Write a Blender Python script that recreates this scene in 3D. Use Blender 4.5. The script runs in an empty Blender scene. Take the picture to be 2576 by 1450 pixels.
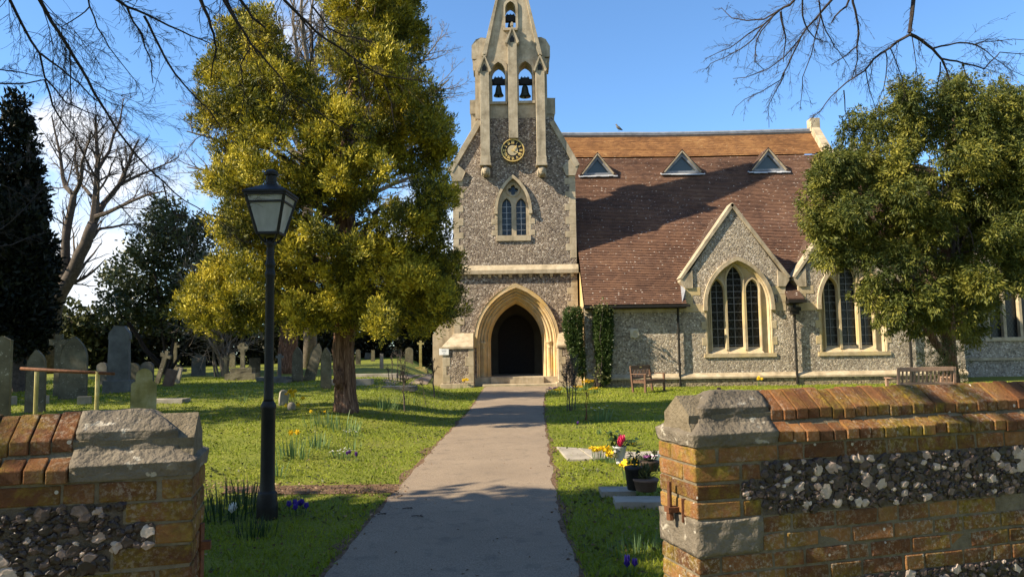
import bpy, bmesh, math, random
import numpy as np
from mathutils import Vector, Matrix, noise, geometry

S = bpy.context.scene
COL = S.collection
rad = math.radians

# ------------------------------------------------------------------ camera
FPX, CX, CY = 1850.0, 1288.0, 725.0          # focal length and centre for a 2576 x 1450 picture
PITCH, ROLL, EYE = math.atan(155/1850), 0.015, 1.55
F = Vector((0, math.cos(PITCH), math.sin(PITCH)))
U0 = Vector((0, -math.sin(PITCH), math.cos(PITCH)))
R0 = Vector((1, 0, 0))
R = R0*math.cos(ROLL) - U0*math.sin(ROLL)
U = U0*math.cos(ROLL) + R0*math.sin(ROLL)
CAM = Vector((0, 0, EYE))
cd = bpy.data.cameras.new('camera'); cam = bpy.data.objects.new('camera', cd); COL.objects.link(cam)
cd.sensor_width = 36; cd.lens = FPX/2576*36; cd.clip_start = 0.05; cd.clip_end = 2000
cam.matrix_world = Matrix(((R.x, U.x, -F.x, 0), (R.y, U.y, -F.y, 0), (R.z, U.z, -F.z, EYE), (0, 0, 0, 1)))
S.camera = cam

# ------------------------------------------------------------------ light
SUN_AZ, SUN_EL = 73.0, 37.5                  # azimuth measured from straight behind the camera towards the left
SDIR = Vector((-math.sin(rad(SUN_AZ))*math.cos(rad(SUN_EL)), -math.cos(rad(SUN_AZ))*math.cos(rad(SUN_EL)), math.sin(rad(SUN_EL))))
sd = bpy.data.lights.new('sun', 'SUN'); sd.energy = 5.0; sd.angle = rad(0.55); sd.color = (1.0, 0.85, 0.63)
so = bpy.data.objects.new('sun', sd); COL.objects.link(so)
so.rotation_euler = SDIR.to_track_quat('Z', 'Y').to_euler(); so.location = (-30, -20, 40)
W = bpy.data.worlds.new('World'); S.world = W; W.use_nodes = True
wn, wl = W.node_tree.nodes, W.node_tree.links
wn.clear()
wo = wn.new('ShaderNodeOutputWorld'); bg = wn.new('ShaderNodeBackground'); sky = wn.new('ShaderNodeTexSky')
sky.sky_type = 'NISHITA'; sky.sun_disc = False; sky.sun_elevation = rad(SUN_EL)
sky.sun_rotation = math.atan2(SDIR.x, SDIR.y) % (2*math.pi)
sky.air_density = 1.0; sky.dust_density = 0.15; sky.ozone_density = 2.0
bg.inputs['Strength'].default_value = 0.066
wl.new(bg.outputs[0], wo.inputs[0])

def ray(px, py): return F + R*((px-CX)/FPX) + U*((CY-py)/FPX)
def P(px, py, Y):
    d = ray(px, py); return CAM + d*(Y/d.y)

# clouds: white cumulus low in the sky to the left, plus unseen banks added for whiter fill; laid out by direction
tc = wn.new('ShaderNodeTexCoord')
def wmath(op, a, b=None, c=None):
    n = wn.new('ShaderNodeMath'); n.operation = op
    for i, v in enumerate((a, b, c)):
        if v is None: continue
        if isinstance(v, (int, float)): n.inputs[i].default_value = v
        else: wl.new(v, n.inputs[i])
    return n.outputs[0]
nz = wn.new('ShaderNodeTexNoise'); nz.inputs['Scale'].default_value = 9; nz.inputs['Detail'].default_value = 9; nz.inputs['Roughness'].default_value = 0.62
wl.new(tc.outputs['Generated'], nz.inputs['Vector'])
total = None
for (px, py, rr, amp) in ((205, 350, .065, .95), (280, 440, .07, .75), (330, 530, .10, .45), (440, 470, .10, .34), (230, 690, .13, .8), (480, 640, .12, .5), (90, 560, .14, .4), (720, 90, .06, .55), (780, 40, .06, .5), (1090, 640, .13, .45), (Vector((-.5,-.8,.45)), 0, .55, .75), (Vector((.7,-.7,.4)), 0, .5, .7), (Vector((-1,.0,.3)), 0, .3, .7)):
    d = ray(px, py).normalized() if not isinstance(px, Vector) else px.normalized()
    vd = wn.new('ShaderNodeVectorMath'); vd.operation = 'DISTANCE'; vd.inputs[1].default_value = d
    wl.new(tc.outputs['Generated'], vd.inputs[0])
    m = wmath('MULTIPLY', wmath('MAXIMUM', wmath('SUBTRACT', 1.0, wmath('DIVIDE', vd.outputs['Value'], rr)), 0.0), amp)
    total = m if total is None else wmath('MAXIMUM', total, m)
mask = wmath('ADD', wmath('MULTIPLY', total, 1.15), wmath('MULTIPLY', wmath('SUBTRACT', nz.outputs['Fac'], 0.5), 1.6))
mask = wmath('MULTIPLY', wmath('MULTIPLY', wmath('MINIMUM', wmath('MAXIMUM', wmath('SUBTRACT', mask, 0.12), 0.0), 0.55), 1.7), wmath('MINIMUM', wmath('MULTIPLY', total, 6.0), 1.0))
mx = wn.new('ShaderNodeMix'); mx.data_type = 'RGBA'
tint = wn.new('ShaderNodeMix'); tint.data_type = 'RGBA'; tint.blend_type = 'MULTIPLY'; tint.inputs[0].default_value = 1.0
tint.inputs[7].default_value = (0.96, 1.28, 1.54, 1)
wl.new(sky.outputs[0], tint.inputs[6])
wl.new(mask, mx.inputs[0]); wl.new(tint.outputs[2], mx.inputs[6]); mx.inputs[7].default_value = (7.2, 7.4, 7.8, 1)
wl.new(mx.outputs[2], bg.inputs[0])
S.view_settings.view_transform = 'Standard'; S.view_settings.look = 'None'; S.view_settings.exposure = 1.3; S.view_settings.gamma = 1.0
S.render.engine = 'CYCLES'
S.cycles.max_bounces = 8; S.cycles.transparent_max_bounces = 16
try: S.cycles.use_denoising = True
except Exception: pass

# ------------------------------------------------------------------ ground height
def sm(t):
    t = max(0.0, min(1.0, t)); return t*t*(3-2*t)
def ground(x, y):
    m = sm((-x - 1.2 - max(0.0, y-20)*0.12)/3.0)
    z = m*min(1.25, max(0.0, y-5)*0.024)
    z += 0.05*sm((y-26)/4)*sm((3-abs(x))/2)
    z += 0.018*noise.noise(Vector((x*.7, y*.7, 3.3))) * sm((y-3.5)/2)
    return z
def G(px, py, lift=0.0):
    d = ray(px, py); z = 0.0
    for _ in range(14):
        t = (z + lift - EYE)/d.z if d.z < -1e-6 else 400
        p = CAM + d*t
        z = ground(p.x, p.y) if p.y < 140 else z
    return Vector((p.x, p.y, z))

# ------------------------------------------------------------------ objects and meshes
ORG = {}
def tag(o, label=None, cat=None, group=None, kind=None):
    if label: o['label'] = label
    if cat: o['category'] = cat
    if group: o['group'] = group
    if kind: o['kind'] = kind
    return o
def thing(name, label, cat, loc=(0, 0, 0), rz=0.0, group=None):
    o = bpy.data.objects.new(name, None); COL.objects.link(o)
    o.empty_display_size = 0.2
    o.location = loc; o.rotation_euler = (0, 0, rz)
    return tag(o, label, cat, group)
def root_loc(o):
    while o.parent: o = o.parent
    return o.location.copy()
def link_mesh(name, me, mat, parent=None):
    o = bpy.data.objects.new(name, me); COL.objects.link(o)
    if mat is not None: me.materials.append(mat)
    if parent is not None: o.parent = parent
    return o
def copy_tree(o, parent=None):
    c = o.copy(); COL.objects.link(c)
    if parent is not None: c.parent = parent
    for ch in list(o.children): copy_tree(ch, c)
    return c

class MB:
    """collects faces; build() links them as one mesh object"""
    def __init__(self): self.v, self.f, self.t = [], [], []
    def add(self, vs, fs, tone=0.5):
        n = len(self.v); self.v += [tuple(v) for v in vs]
        self.f += [[i+n for i in f] for f in fs]; self.t += [tone]*len(fs); return self
    def box(self, x0, x1, y0, y1, z0, z1, tone=0.5):
        return self.add([(x0,y0,z0),(x1,y0,z0),(x1,y1,z0),(x0,y1,z0),(x0,y0,z1),(x1,y0,z1),(x1,y1,z1),(x0,y1,z1)],
            [(3,2,1,0),(4,5,6,7),(0,1,5,4),(1,2,6,5),(2,3,7,6),(3,0,4,7)], tone)
    def hexa(self, a, b, tone=0.5):          # a: four bottom points, b: four top points (counter-clockwise)
        return self.add(list(a)+list(b), [(3,2,1,0),(4,5,6,7),(0,1,5,4),(1,2,6,5),(2,3,7,6),(3,0,4,7)], tone)
    def bar(self, a, b, w, h, up=(0,0,1), tone=0.5):   # box beam from a to b
        a, b = Vector(a), Vector(b); d = (b-a).normalized(); s = d.cross(Vector(up))
        if s.length < 1e-4: s = d.cross(Vector((1,0,0)))
        s.normalize(); u = s.cross(d).normalized(); s *= w/2; u *= h/2
        return self.hexa([a-s-u, a+s-u, b+s-u, b-s-u], [a-s+u, a+s+u, b+s+u, b-s+u], tone)
    def prism(self, prof, fn, l0, l1, tone=0.5):       # profile (d,z) swept from l0 to l1 by fn(l,d,z)
        n = len(prof); vs = [fn(l0,d,z) for d,z in prof] + [fn(l1,d,z) for d,z in prof]
        return self.add(vs, [tuple(range(n))[::-1], tuple(range(n,2*n))] + [(i,(i+1)%n,n+(i+1)%n,n+i) for i in range(n)], tone)
    def tube(self, pts, rr, n=6, tone=0.5, cap=True):
        pts = [Vector(p) for p in pts]
        if isinstance(rr, (int, float)): rr = [rr]*len(pts)
        ref = None; vs = []
        for i, p in enumerate(pts):
            d = (pts[min(i+1,len(pts)-1)] - pts[max(i-1,0)])
            d = d.normalized() if d.length > 1e-9 else Vector((0,0,1))
            if ref is None:
                ref = d.cross(Vector((0.31,0.2,0.93)))
                if ref.length < 1e-3: ref = d.cross(Vector((1,0,0)))
            ref = (ref - d*ref.dot(d)); ref.normalize(); b = d.cross(ref)
            for k in range(n):
                a = 2*math.pi*k/n; vs.append(p + (ref*math.cos(a) + b*math.sin(a))*rr[i])
        fs = [(i*n+k, i*n+(k+1)%n, (i+1)*n+(k+1)%n, (i+1)*n+k) for i in range(len(pts)-1) for k in range(n)]
        if cap and n > 2: fs += [tuple(range(n))[::-1], tuple(range((len(pts)-1)*n, len(pts)*n))]
        return self.add(vs, fs, tone)
    def lathe(self, prof, c=(0,0,0), n=16, tone=0.5):
        c = Vector(c); vs = []
        for r_, z in prof:
            for k in range(n):
                a = 2*math.pi*k/n; vs.append(c + Vector((r_*math.cos(a), r_*math.sin(a), z)))
        m = len(prof)
        fs = [(i*n+k, i*n+(k+1)%n, (i+1)*n+(k+1)%n, (i+1)*n+k) for i in range(m-1) for k in range(n)]
        fs += [tuple(range(n))[::-1], tuple(range((m-1)*n, m*n))]
        return self.add(vs, fs, tone)
    def ball(self, c, r, sub=2, tone=0.5, amp=0.0, sc=3.0, seed=0.0, rot=None):
        bm = bmesh.new(); bmesh.ops.create_icosphere(bm, subdivisions=sub, radius=1.0)
        c = Vector(c); r = Vector(r) if not isinstance(r, (int, float)) else Vector((r,r,r)); vs = []
        for v in bm.verts:
            k = 1 + amp*noise.noise(v.co*sc + Vector((seed, seed*1.7, -seed)))
            q = Vector((v.co.x*r.x*k, v.co.y*r.y*k, v.co.z*r.z*k))
            if rot is not None: q = rot @ q
            vs.append(c+q)
        bm.verts.index_update()
        fs = [[v.index for v in f.verts] for f in bm.faces]; bm.free()
        return self.add(vs, fs, tone)
    def plate(self, loops, y0, y1, tone=0.5):          # outline with holes in the XZ plane, thickness along Y
        tri = geometry.tessellate_polygon([[Vector((x, z, 0)) for x, z in lp] for lp in loops])
        flat = [q for lp in loops for q in lp]; n = len(flat)
        vs = [(x, y0, z) for x, z in flat] + [(x, y1, z) for x, z in flat]; fs = []
        for a, b, c in tri:
            (ax,az),(bx,bz),(cx_,cz) = flat[a], flat[b], flat[c]
            cr = (bx-ax)*(cz-az) - (bz-az)*(cx_-ax)
            if abs(cr) < 1e-10: continue
            if cr < 0: b, c = c, b
            fs.append((a, b, c)); fs.append((c+n, b+n, a+n))
        o = 0
        for lp in loops:
            m = len(lp)
            for i in range(m):
                j = (i+1) % m; fs.append((o+i, o+i+n, o+j+n, o+j))
            o += m
        return self.add(vs, fs, tone)
    def xf(self, M): self.v = [tuple(M @ Vector(v)) for v in self.v]; return self
    def rough(self, cuts, amp, sc, seed=0.0):
        bm = bmesh.new(); vv = [bm.verts.new(v) for v in self.v]
        for f in self.f:
            try: bm.faces.new([vv[i] for i in f])
            except ValueError: pass
        bmesh.ops.remove_doubles(bm, verts=bm.verts, dist=1e-5)
        bmesh.ops.subdivide_edges(bm, edges=bm.edges[:], cuts=cuts, use_grid_fill=True)
        bmesh.ops.recalc_face_normals(bm, faces=bm.faces[:])
        bm.normal_update()
        for v in bm.verts:
            k = noise.fractal(v.co*sc + Vector((seed,seed,seed)), 0.9, 2.0, 4)
            v.co += v.normal*(k*amp)
        bm.verts.index_update()
        self.v = [tuple(v.co) for v in bm.verts]; self.f = [[v.index for v in f.verts] for f in bm.faces]; self.t = [0.5]*len(self.f)
        bm.free(); return self
    def build(self, name, mat, parent=None, local=False, smooth=False, bevel=0.0):
        o_ = Vector((0,0,0)) if (parent is None or local) else root_loc(parent)
        me = bpy.data.meshes.new(name)
        me.from_pydata([(v[0]-o_.x, v[1]-o_.y, v[2]-o_.z) for v in self.v], [], self.f)
        a = me.attributes.new('tone', 'FLOAT', 'FACE'); a.data.foreach_set('value', self.t)
        if smooth: me.polygons.foreach_set('use_smooth', [True]*len(me.polygons))
        me.update()
        o = link_mesh(name, me, mat, parent)
        if bevel:
            b = o.modifiers.new('bevel', 'BEVEL'); b.width = bevel; b.segments = 2; b.limit_method = 'ANGLE'; b.angle_limit = rad(35)
        return o

def quad_cloud(name, base, dirs, L, Wd, tone, mat, parent=None, rng=None, fold=0.0):
    """many leaf-sized rhombs in one mesh; base (N,3), dirs (N,3) unit"""
    rng = rng or np.random.default_rng(1)
    N = len(base); off = np.array(root_loc(parent)) if parent is not None else np.zeros(3)
    rv = rng.normal(size=(N,3)); side = np.cross(dirs, rv); side /= np.linalg.norm(side, axis=1, keepdims=True)+1e-9
    L = np.broadcast_to(np.asarray(L, float), (N,))[:,None]; Wd = np.broadcast_to(np.asarray(Wd, float), (N,))[:,None]
    b = base - off; mid = b + dirs*L*0.5
    nn = np.cross(dirs, side)*Wd*fold
    v = np.stack([b, mid + side*Wd*0.5 + nn, b + dirs*L, mid - side*Wd*0.5 + nn], axis=1).reshape(-1,3)
    me = bpy.data.meshes.new(name)
    me.vertices.add(4*N); me.vertices.foreach_set('co', v.astype(np.float32).ravel())
    me.loops.add(4*N); me.loops.foreach_set('vertex_index', np.arange(4*N, dtype=np.int32))
    me.polygons.add(N); me.polygons.foreach_set('loop_start', np.arange(0, 4*N, 4, dtype=np.int32))
    a = me.attributes.new('tone', 'FLOAT', 'FACE'); a.data.foreach_set('value', np.asarray(tone, np.float32))
    me.update(calc_edges=True)
    return link_mesh(name, me, mat, parent)

def crown_points(blobs, dens, per, spread, up, rng, shell=(0.72, 1.02), jit=0.75, cull=0.5, stray=0.0):
    """tufts over the shells of overlapping blobs -> leaf bases, directions, tones"""
    C_ = np.array([b[0] for b in blobs]); R_ = np.array([b[1] for b in blobs])
    B, D, T = [], [], []
    for i in range(len(blobs)):
        n = max(4, int(4*math.pi*R_[i]**2*dens))
        d = rng.normal(size=(n,3)); d /= np.linalg.norm(d, axis=1, keepdims=True)
        p = C_[i] + d*R_[i]*rng.uniform(shell[0], shell[1]+stray*rng.random((n,1)), (n,1))*np.array([1,1,1.0])
        dist = np.linalg.norm(p[:,None,:]-C_[None], axis=2)/R_[None]; dist[:,i] = 9
        keep = dist.min(axis=1) > cull
        p, d = p[keep], d[keep]; n = len(p)
        if n == 0: continue
        tt = rng.random(n)
        bt = rng.uniform(-.22, .2)
        b = np.repeat(p, per, 0) + rng.normal(size=(n*per,3))*spread
        o = np.repeat(d, per, 0)*0.8 + np.array([0,0,up]) + rng.normal(size=(n*per,3))*jit
        o /= np.linalg.norm(o, axis=1, keepdims=True)
        B.append(b); D.append(o); T.append(np.clip(np.repeat(tt, per)*0.55 + rng.random(n*per)*0.45 + bt, 0, 1))
    return np.concatenate(B), np.concatenate(D), np.concatenate(T)

def clumps(blobs, per, k, rng, squash=1.0, up=0.0):
    """break big blobs into many small tufted clumps over their shells"""
    out = []
    for c, r in blobs:
        n = max(3, int(per*(r/.5)**1.7))
        for _ in range(n):
            d = rng.normal(size=3); d /= np.linalg.norm(d)+1e-9; d[2] += up
            out.append((np.asarray(c) + d*r*rng.uniform(.62,1.02), rng.uniform(.7,1.3)*k))
    return out

# ------------------------------------------------------------------ materials
def newmat(name):
    m = bpy.data.materials.new(name); m.use_nodes = True; nt = m.node_tree; nt.nodes.clear()
    out = nt.nodes.new('ShaderNodeOutputMaterial'); b = nt.nodes.new('ShaderNodeBsdfPrincipled')
    nt.links.new(b.outputs[0], out.inputs[0]); b.inputs['Specular IOR Level'].default_value = 0.3
    return m, nt, b, out
class N:
    """short hand for node graphs"""
    def __init__(self, nt): self.nt = nt
    def n(self, t, **kw):
        x = self.nt.nodes.new(t)
        for k, v in kw.items(): setattr(x, k, v)
        return x
    def put(self, sock, v):
        if isinstance(v, bpy.types.NodeSocket): self.nt.links.new(v, sock)
        elif v is not None: sock.default_value = v if not (isinstance(v, tuple) and len(v) == 3 and sock.type == 'RGBA') else (*v, 1)
    def pos(self, sx=1, sy=1, sz=1, obj=False):
        p = self.n('ShaderNodeTexCoord').outputs['Object'] if obj else self.n('ShaderNodeNewGeometry').outputs['Position']
        mp = self.n('ShaderNodeMapping'); mp.inputs['Scale'].default_value = (sx, sy, sz); self.put(mp.inputs[0], p); return mp.outputs[0]
    def noise(self, vec, scale, detail=4, rough=0.55, col=False, dist=0.0):
        x = self.n('ShaderNodeTexNoise'); self.put(x.inputs['Vector'], vec); x.inputs['Scale'].default_value = scale
        x.inputs['Detail'].default_value = detail; x.inputs['Roughness'].default_value = rough; x.inputs['Distortion'].default_value = dist
        return x.outputs['Color' if col else 'Fac']
    def vor(self, vec, scale, feature='F1', out='Distance', rnd=1.0):
        x = self.n('ShaderNodeTexVoronoi', feature=feature); self.put(x.inputs['Vector'], vec); x.inputs['Scale'].default_value = scale
        x.inputs['Randomness'].default_value = rnd; return x.outputs[out]
    def ramp(self, fac, stops, const=False):
        x = self.n('ShaderNodeValToRGB'); self.put(x.inputs[0], fac); e = x.color_ramp.elements
        if const: x.color_ramp.interpolation = 'CONSTANT'
        while len(e) < len(stops): e.new(0.5)
        for i, (p_, c) in enumerate(stops):
            e[i].position = p_; e[i].color = (*c, 1) if len(c) == 3 else c
        return x.outputs[0]
    def rng(self, v, a, b, c=0.0, d=1.0):
        x = self.n('ShaderNodeMapRange'); self.put(x.inputs[0], v)
        for i, k in enumerate((a, b, c, d)): x.inputs[i+1].default_value = k
        return x.outputs[0]
    def mix(self, fac, a, b, mode='MIX'):
        x = self.n('ShaderNodeMix', data_type='RGBA', blend_type=mode); self.put(x.inputs[0], fac); self.put(x.inputs[6], a); self.put(x.inputs[7], b); return x.outputs[2]
    def m(self, op, a, b=0.0):
        x = self.n('ShaderNodeMath', operation=op); self.put(x.inputs[0], a); self.put(x.inputs[1], b); return x.outputs[0]
    def tone(self): return self.n('ShaderNodeAttribute', attribute_name='tone').outputs['Fac']
    def orand(self): return self.n('ShaderNodeObjectInfo').outputs['Random']
    def sep(self, v, k):
        x = self.n('ShaderNodeSeparateXYZ'); self.put(x.inputs[0], v); return x.outputs[k]
    def bump(self, h, strength, dist, b):
        x = self.n('ShaderNodeBump'); x.inputs['Strength'].default_value = strength; x.inputs['Distance'].default_value = dist
        self.put(x.inputs['Height'], h); self.nt.links.new(x.outputs[0], b.inputs['Normal'])

def mottled(name, stops, scale=6, rough=0.8, bump=0.0, bscale=30, fine=40, metallic=0.0, spec=0.3, tonemix=0.0, detail=6):
    m, nt, b, out = newmat(name); g = N(nt); p = g.pos()
    f = g.noise(p, scale, detail, 0.65); f2 = g.noise(p, fine, 3)
    f = g.m('ADD', g.m('MULTIPLY', f, 0.75), g.m('MULTIPLY', f2, 0.25))
    if tonemix: f = g.m('ADD', f, g.m('MULTIPLY', g.m('SUBTRACT', g.tone(), 0.5), tonemix))
    g.put(b.inputs['Base Color'], g.ramp(g.rng(f, 0.3, 0.7), stops)); b.inputs['Roughness'].default_value = rough
    b.inputs['Metallic'].default_value = metallic; b.inputs['Specular IOR Level'].default_value = spec
    if bump: g.bump(g.noise(p, bscale, 5), bump, 0.02, b)
    return m
def foliage(name, stops, trans=0.3, rough=0.6, patch=None):
    m, nt, b, out = newmat(name); g = N(nt)
    t = g.tone()
    f = g.noise(g.pos(), 0.8, 3)
    t = g.m('ADD', g.m('MULTIPLY', t, 0.66), g.m('MULTIPLY', g.rng(f, .36, .64), 0.34))
    c = g.ramp(t, stops); g.put(b.inputs['Base Color'], c); b.inputs['Roughness'].default_value = rough; b.inputs['Specular IOR Level'].default_value = 0.25
    tr = g.n('ShaderNodeBsdfTranslucent'); g.put(tr.inputs[0], c)
    mxs = g.n('ShaderNodeMixShader'); mxs.inputs[0].default_value = trans
    nt.links.new(b.outputs[0], mxs.inputs[1]); nt.links.new(tr.outputs[0], mxs.inputs[2]); nt.links.new(mxs.outputs[0], out.inputs[0])
    return m
def flint(name, scale, stops, mortar, edge=0.06, bumpd=0.03):
    m, nt, b, out = newmat(name); g = N(nt); p = g.pos()
    warp = g.mix(0.06, p, g.noise(p, 6, 2, col=True), 'ADD')
    d = g.vor(warp, scale, 'DISTANCE_TO_EDGE'); c = g.vor(warp, scale, 'F1', 'Color')
    v = g.sep(c, 0); inner = g.noise(p, 28, 3)
    v = g.m('ADD', g.m('MULTIPLY', v, 0.8), g.m('MULTIPLY', g.rng(inner, .3, .7), 0.2))
    col = g.ramp(v, stops)
    big = g.noise(p, 0.7, 3)
    mort = g.ramp(g.noise(p, 9, 3), mortar)
    col = g.mix(g.rng(d, edge*0.5, edge*1.3, 1.0, 0.0), col, mort)
    col = g.mix(1.0, col, g.ramp(g.rng(big, .3, .7), ((0,(.8,.8,.8)),(1,(1.12,1.1,1.06)))), 'MULTIPLY')
    g.put(b.inputs['Base Color'], col)
    g.put(b.inputs['Roughness'], g.rng(v, 0.0, 1.0, 0.45, 0.8))
    g.bump(g.rng(d, 0.0, 0.16), 0.9, bumpd, b)
    return m

MT = {}
MT['flint_tower'] = flint('flint_tower', 15, ((0,(.035,.026,.024)),(.25,(.12,.09,.076)),(.55,(.25,.20,.165)),(.75,(.36,.30,.25)),(.92,(.62,.55,.47)),(1,(.80,.74,.65))), ((.3,(.23,.182,.125)),(.7,(.32,.26,.18))), edge=.075)
MT['flint_aisle'] = flint('flint_aisle', 14, ((0,(.09,.075,.062)),(.25,(.22,.19,.16)),(.55,(.36,.32,.27)),(.8,(.52,.465,.39)),(1,(.84,.79,.70))), ((.3,(.34,.28,.20)),(.7,(.46,.39,.285))), edge=.085)
MT['flint_low'] = flint('flint_low', 13, ((0,(.06,.05,.035)),(.3,(.16,.13,.085)),(.6,(.27,.22,.14)),(.85,(.36,.31,.21)),(1,(.6,.55,.42))), ((.3,(.26,.21,.13)),(.7,(.36,.30,.19))), edge=.08)
def stone_mat(name, stops, streak=0.4, lichen=0.0, joints=None, bump=0.25, warm=None):
    m, nt, b, out = newmat(name); g = N(nt); p = g.pos()
    f = g.noise(p, 2.6, 7, 0.65); f2 = g.noise(g.pos(5, 5, .8), 1.0, 4)
    c = g.ramp(g.rng(f, .28, .72), stops)
    c = g.mix(g.m('MULTIPLY', g.rng(f2, .5, .75), streak), c, (.10, .085, .055), 'MIX')
    if warm: c = g.mix(g.m('MULTIPLY', g.rng(g.noise(p, 1.1, 3), .48, .62), .8), c, warm)
    if lichen:
        l = g.m('MULTIPLY', g.rng(g.noise(p, 24, 4), .60, .66), g.rng(g.noise(p, 4, 2), .45, .6))
        c = g.mix(g.m('MULTIPLY', l, lichen), c, (.62, .58, .48))
    g.put(b.inputs['Base Color'], c); b.inputs['Roughness'].default_value = 0.85
    h = g.m('ADD', g.noise(p, 40, 5), g.m('MULTIPLY', f, 1.0))
    g.bump(h, bump, 0.02, b); return m
MT['stone'] = stone_mat('limestone', ((0,(.24,.19,.12)),(.5,(.39,.32,.215)),(1,(.50,.42,.30))), .4)
MT['stone_door'] = stone_mat('door_limestone', ((0,(.33,.245,.135)),(.5,(.47,.35,.19)),(1,(.56,.44,.27))), .25, warm=(.52,.33,.10))
MT['stone_win'] = stone_mat('window_limestone', ((0,(.30,.235,.14)),(.5,(.44,.355,.225)),(1,(.54,.45,.31))), .22, warm=(.48,.37,.18))
MT['plaque'] = mottled('pale_carved_stone', ((0,(.46,.40,.29)),(1,(.62,.55,.42))), 6, .8)
MT['stone_belfry'] = stone_mat('belfry_limestone', ((0,(.20,.16,.105)),(.5,(.34,.285,.20)),(1,(.46,.39,.285))), .55, lichen=.3)
MT['stone_cap'] = stone_mat('weathered_cap_stone', ((0,(.06,.050,.036)),(.5,(.125,.105,.078)),(1,(.20,.172,.13))), .35, lichen=.45, bump=.9)
MT['grave'] = stone_mat('grave_stone', ((0,(.05,.045,.030)),(.5,(.11,.098,.062)),(1,(.19,.17,.115))), .3, lichen=.4)
MT['grave_grey'] = stone_mat('grey_granite', ((0,(.065,.065,.06)),(.5,(.115,.115,.105)),(1,(.17,.17,.155))), .25)
MT['grave_green'] = stone_mat('mossy_grave_stone', ((0,(.14,.12,.035)),(.5,(.28,.24,.08)),(1,(.44,.39,.20))), .2)
MT['grave_brown'] = stone_mat('brown_grave_stone', ((0,(.09,.055,.04)),(.5,(.16,.10,.07)),(1,(.22,.15,.11))), .2)
MT['pale'] = stone_mat('pale_slab', ((0,(.18,.16,.125)),(.5,(.28,.25,.20)),(1,(.36,.33,.27))), .25)
MT['lead'] = mottled('lead_flashing', ((0,(.30,.31,.33)),(1,(.55,.56,.58))), 3, .5, metallic=.1)
MT['lead_dark'] = mottled('ridge_lead', ((0,(.11,.12,.14)),(1,(.25,.265,.29))), 4, .6)
MT['iron'] = mottled('black_iron', ((0,(.005,.005,.0045)),(1,(.018,.016,.012))), 8, .55, bump=.15)
MT['rust'] = mottled('rusty_iron', ((0,(.05,.018,.008)),(1,(.17,.07,.03))), 20, .8, bump=.4)
MT['bronze'] = mottled('bell_bronze', ((0,(.02,.024,.018)),(1,(.07,.085,.06))), 5, .45, metallic=.3)
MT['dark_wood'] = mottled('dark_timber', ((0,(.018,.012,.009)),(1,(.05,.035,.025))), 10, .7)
MT['bench_wood'] = mottled('bench_timber', ((0,(.07,.036,.021)),(1,(.17,.092,.052))), 9, .6, bump=.2, tonemix=.3)
MT['bench_grey'] = mottled('weathered_bench_timber', ((0,(.19,.115,.075)),(1,(.34,.225,.155))), 9, .75, bump=.2, tonemix=.3)
MT['gold'] = mottled('gilt', ((0,(.55,.36,.09)),(1,(.80,.58,.22))), 12, .4, metallic=.25)
MT['black'] = mottled('black_paint', ((0,(.008,.007,.006)),(1,(.02,.018,.015))), 8, .6)
MT['clock_face'] = mottled('clock_centre', ((0,(.33,.27,.16)),(1,(.48,.40,.26))), 5, .7)
MT['white'] = mottled('white_paint', ((0,(.72,.72,.70)),(1,(.84,.84,.82))), 5, .5)
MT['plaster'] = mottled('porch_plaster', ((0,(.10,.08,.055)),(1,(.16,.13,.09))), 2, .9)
MT['bark'] = mottled('grey_brown_bark', ((0,(.030,.024,.020)),(.6,(.085,.068,.056)),(1,(.16,.13,.105))), 9, .9, bump=.5)
MT['bark_light'] = mottled('pale_grey_bark', ((0,(.06,.05,.04)),(1,(.24,.20,.155))), 6, .9, bump=.4)  # paler grey bark for the upright bare tree and the thorn shrub
MT['bark_dark'] = mottled('dark_twig_bark', ((0,(.012,.009,.008)),(1,(.05,.038,.032))), 9, .85)
def yew_bark():
    m, nt, b, out = newmat('flaking_yew_bark'); g = N(nt); p = g.pos(9, 9, 1.1)
    f = g.noise(p, 2.2, 8, .65, dist=1.2)
    g.put(b.inputs['Base Color'], g.ramp(g.rng(f, .3, .7), ((0,(.035,.016,.010)),(.45,(.13,.068,.042)),(.75,(.24,.14,.09)),(1,(.40,.27,.18)))))
    b.inputs['Roughness'].default_value = .9; g.bump(f, 1.0, .06, b); return m
MT['yew_bark'] = yew_bark()
MT['gold_yew'] = foliage('golden_yew_sprays', ((0,(.022,.034,.009)),(.26,(.060,.070,.013)),(.43,(.165,.162,.018)),(.64,(.42,.355,.028)),(1,(.64,.53,.06))), .22)
MT['yew'] = foliage('dark_yew_sprays', ((0,(.018,.030,.010)),(.35,(.062,.082,.016)),(.7,(.17,.168,.026)),(1,(.29,.26,.036))), .25)
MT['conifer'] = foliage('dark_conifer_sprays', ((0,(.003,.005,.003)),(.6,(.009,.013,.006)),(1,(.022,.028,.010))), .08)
MT['holly'] = foliage('evergreen_leaves', ((0,(.020,.030,.012)),(.5,(.062,.078,.030)),(1,(.15,.165,.075))), .15, .42)
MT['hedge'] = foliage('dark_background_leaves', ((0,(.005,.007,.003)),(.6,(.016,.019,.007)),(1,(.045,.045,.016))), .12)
MT['shrub'] = foliage('mid_green_leaves', ((0,(.03,.04,.012)),(.6,(.08,.09,.03)),(1,(.17,.17,.06))), .2)
MT['ivy'] = foliage('ivy_leaves', ((0,(.015,.03,.008)),(.6,(.05,.085,.02)),(1,(.14,.19,.06))), .2, .4)
MT['blade'] = foliage('grass_blades', ((0,(.060,.085,.006)),(.5,(.165,.215,.010)),(.85,(.265,.295,.016)),(1,(.34,.30,.07))), .3)
MT['daff_leaf'] = foliage('daffodil_leaves', ((0,(.05,.10,.03)),(.6,(.12,.20,.07)),(1,(.26,.34,.15))), .25, .45)
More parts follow.
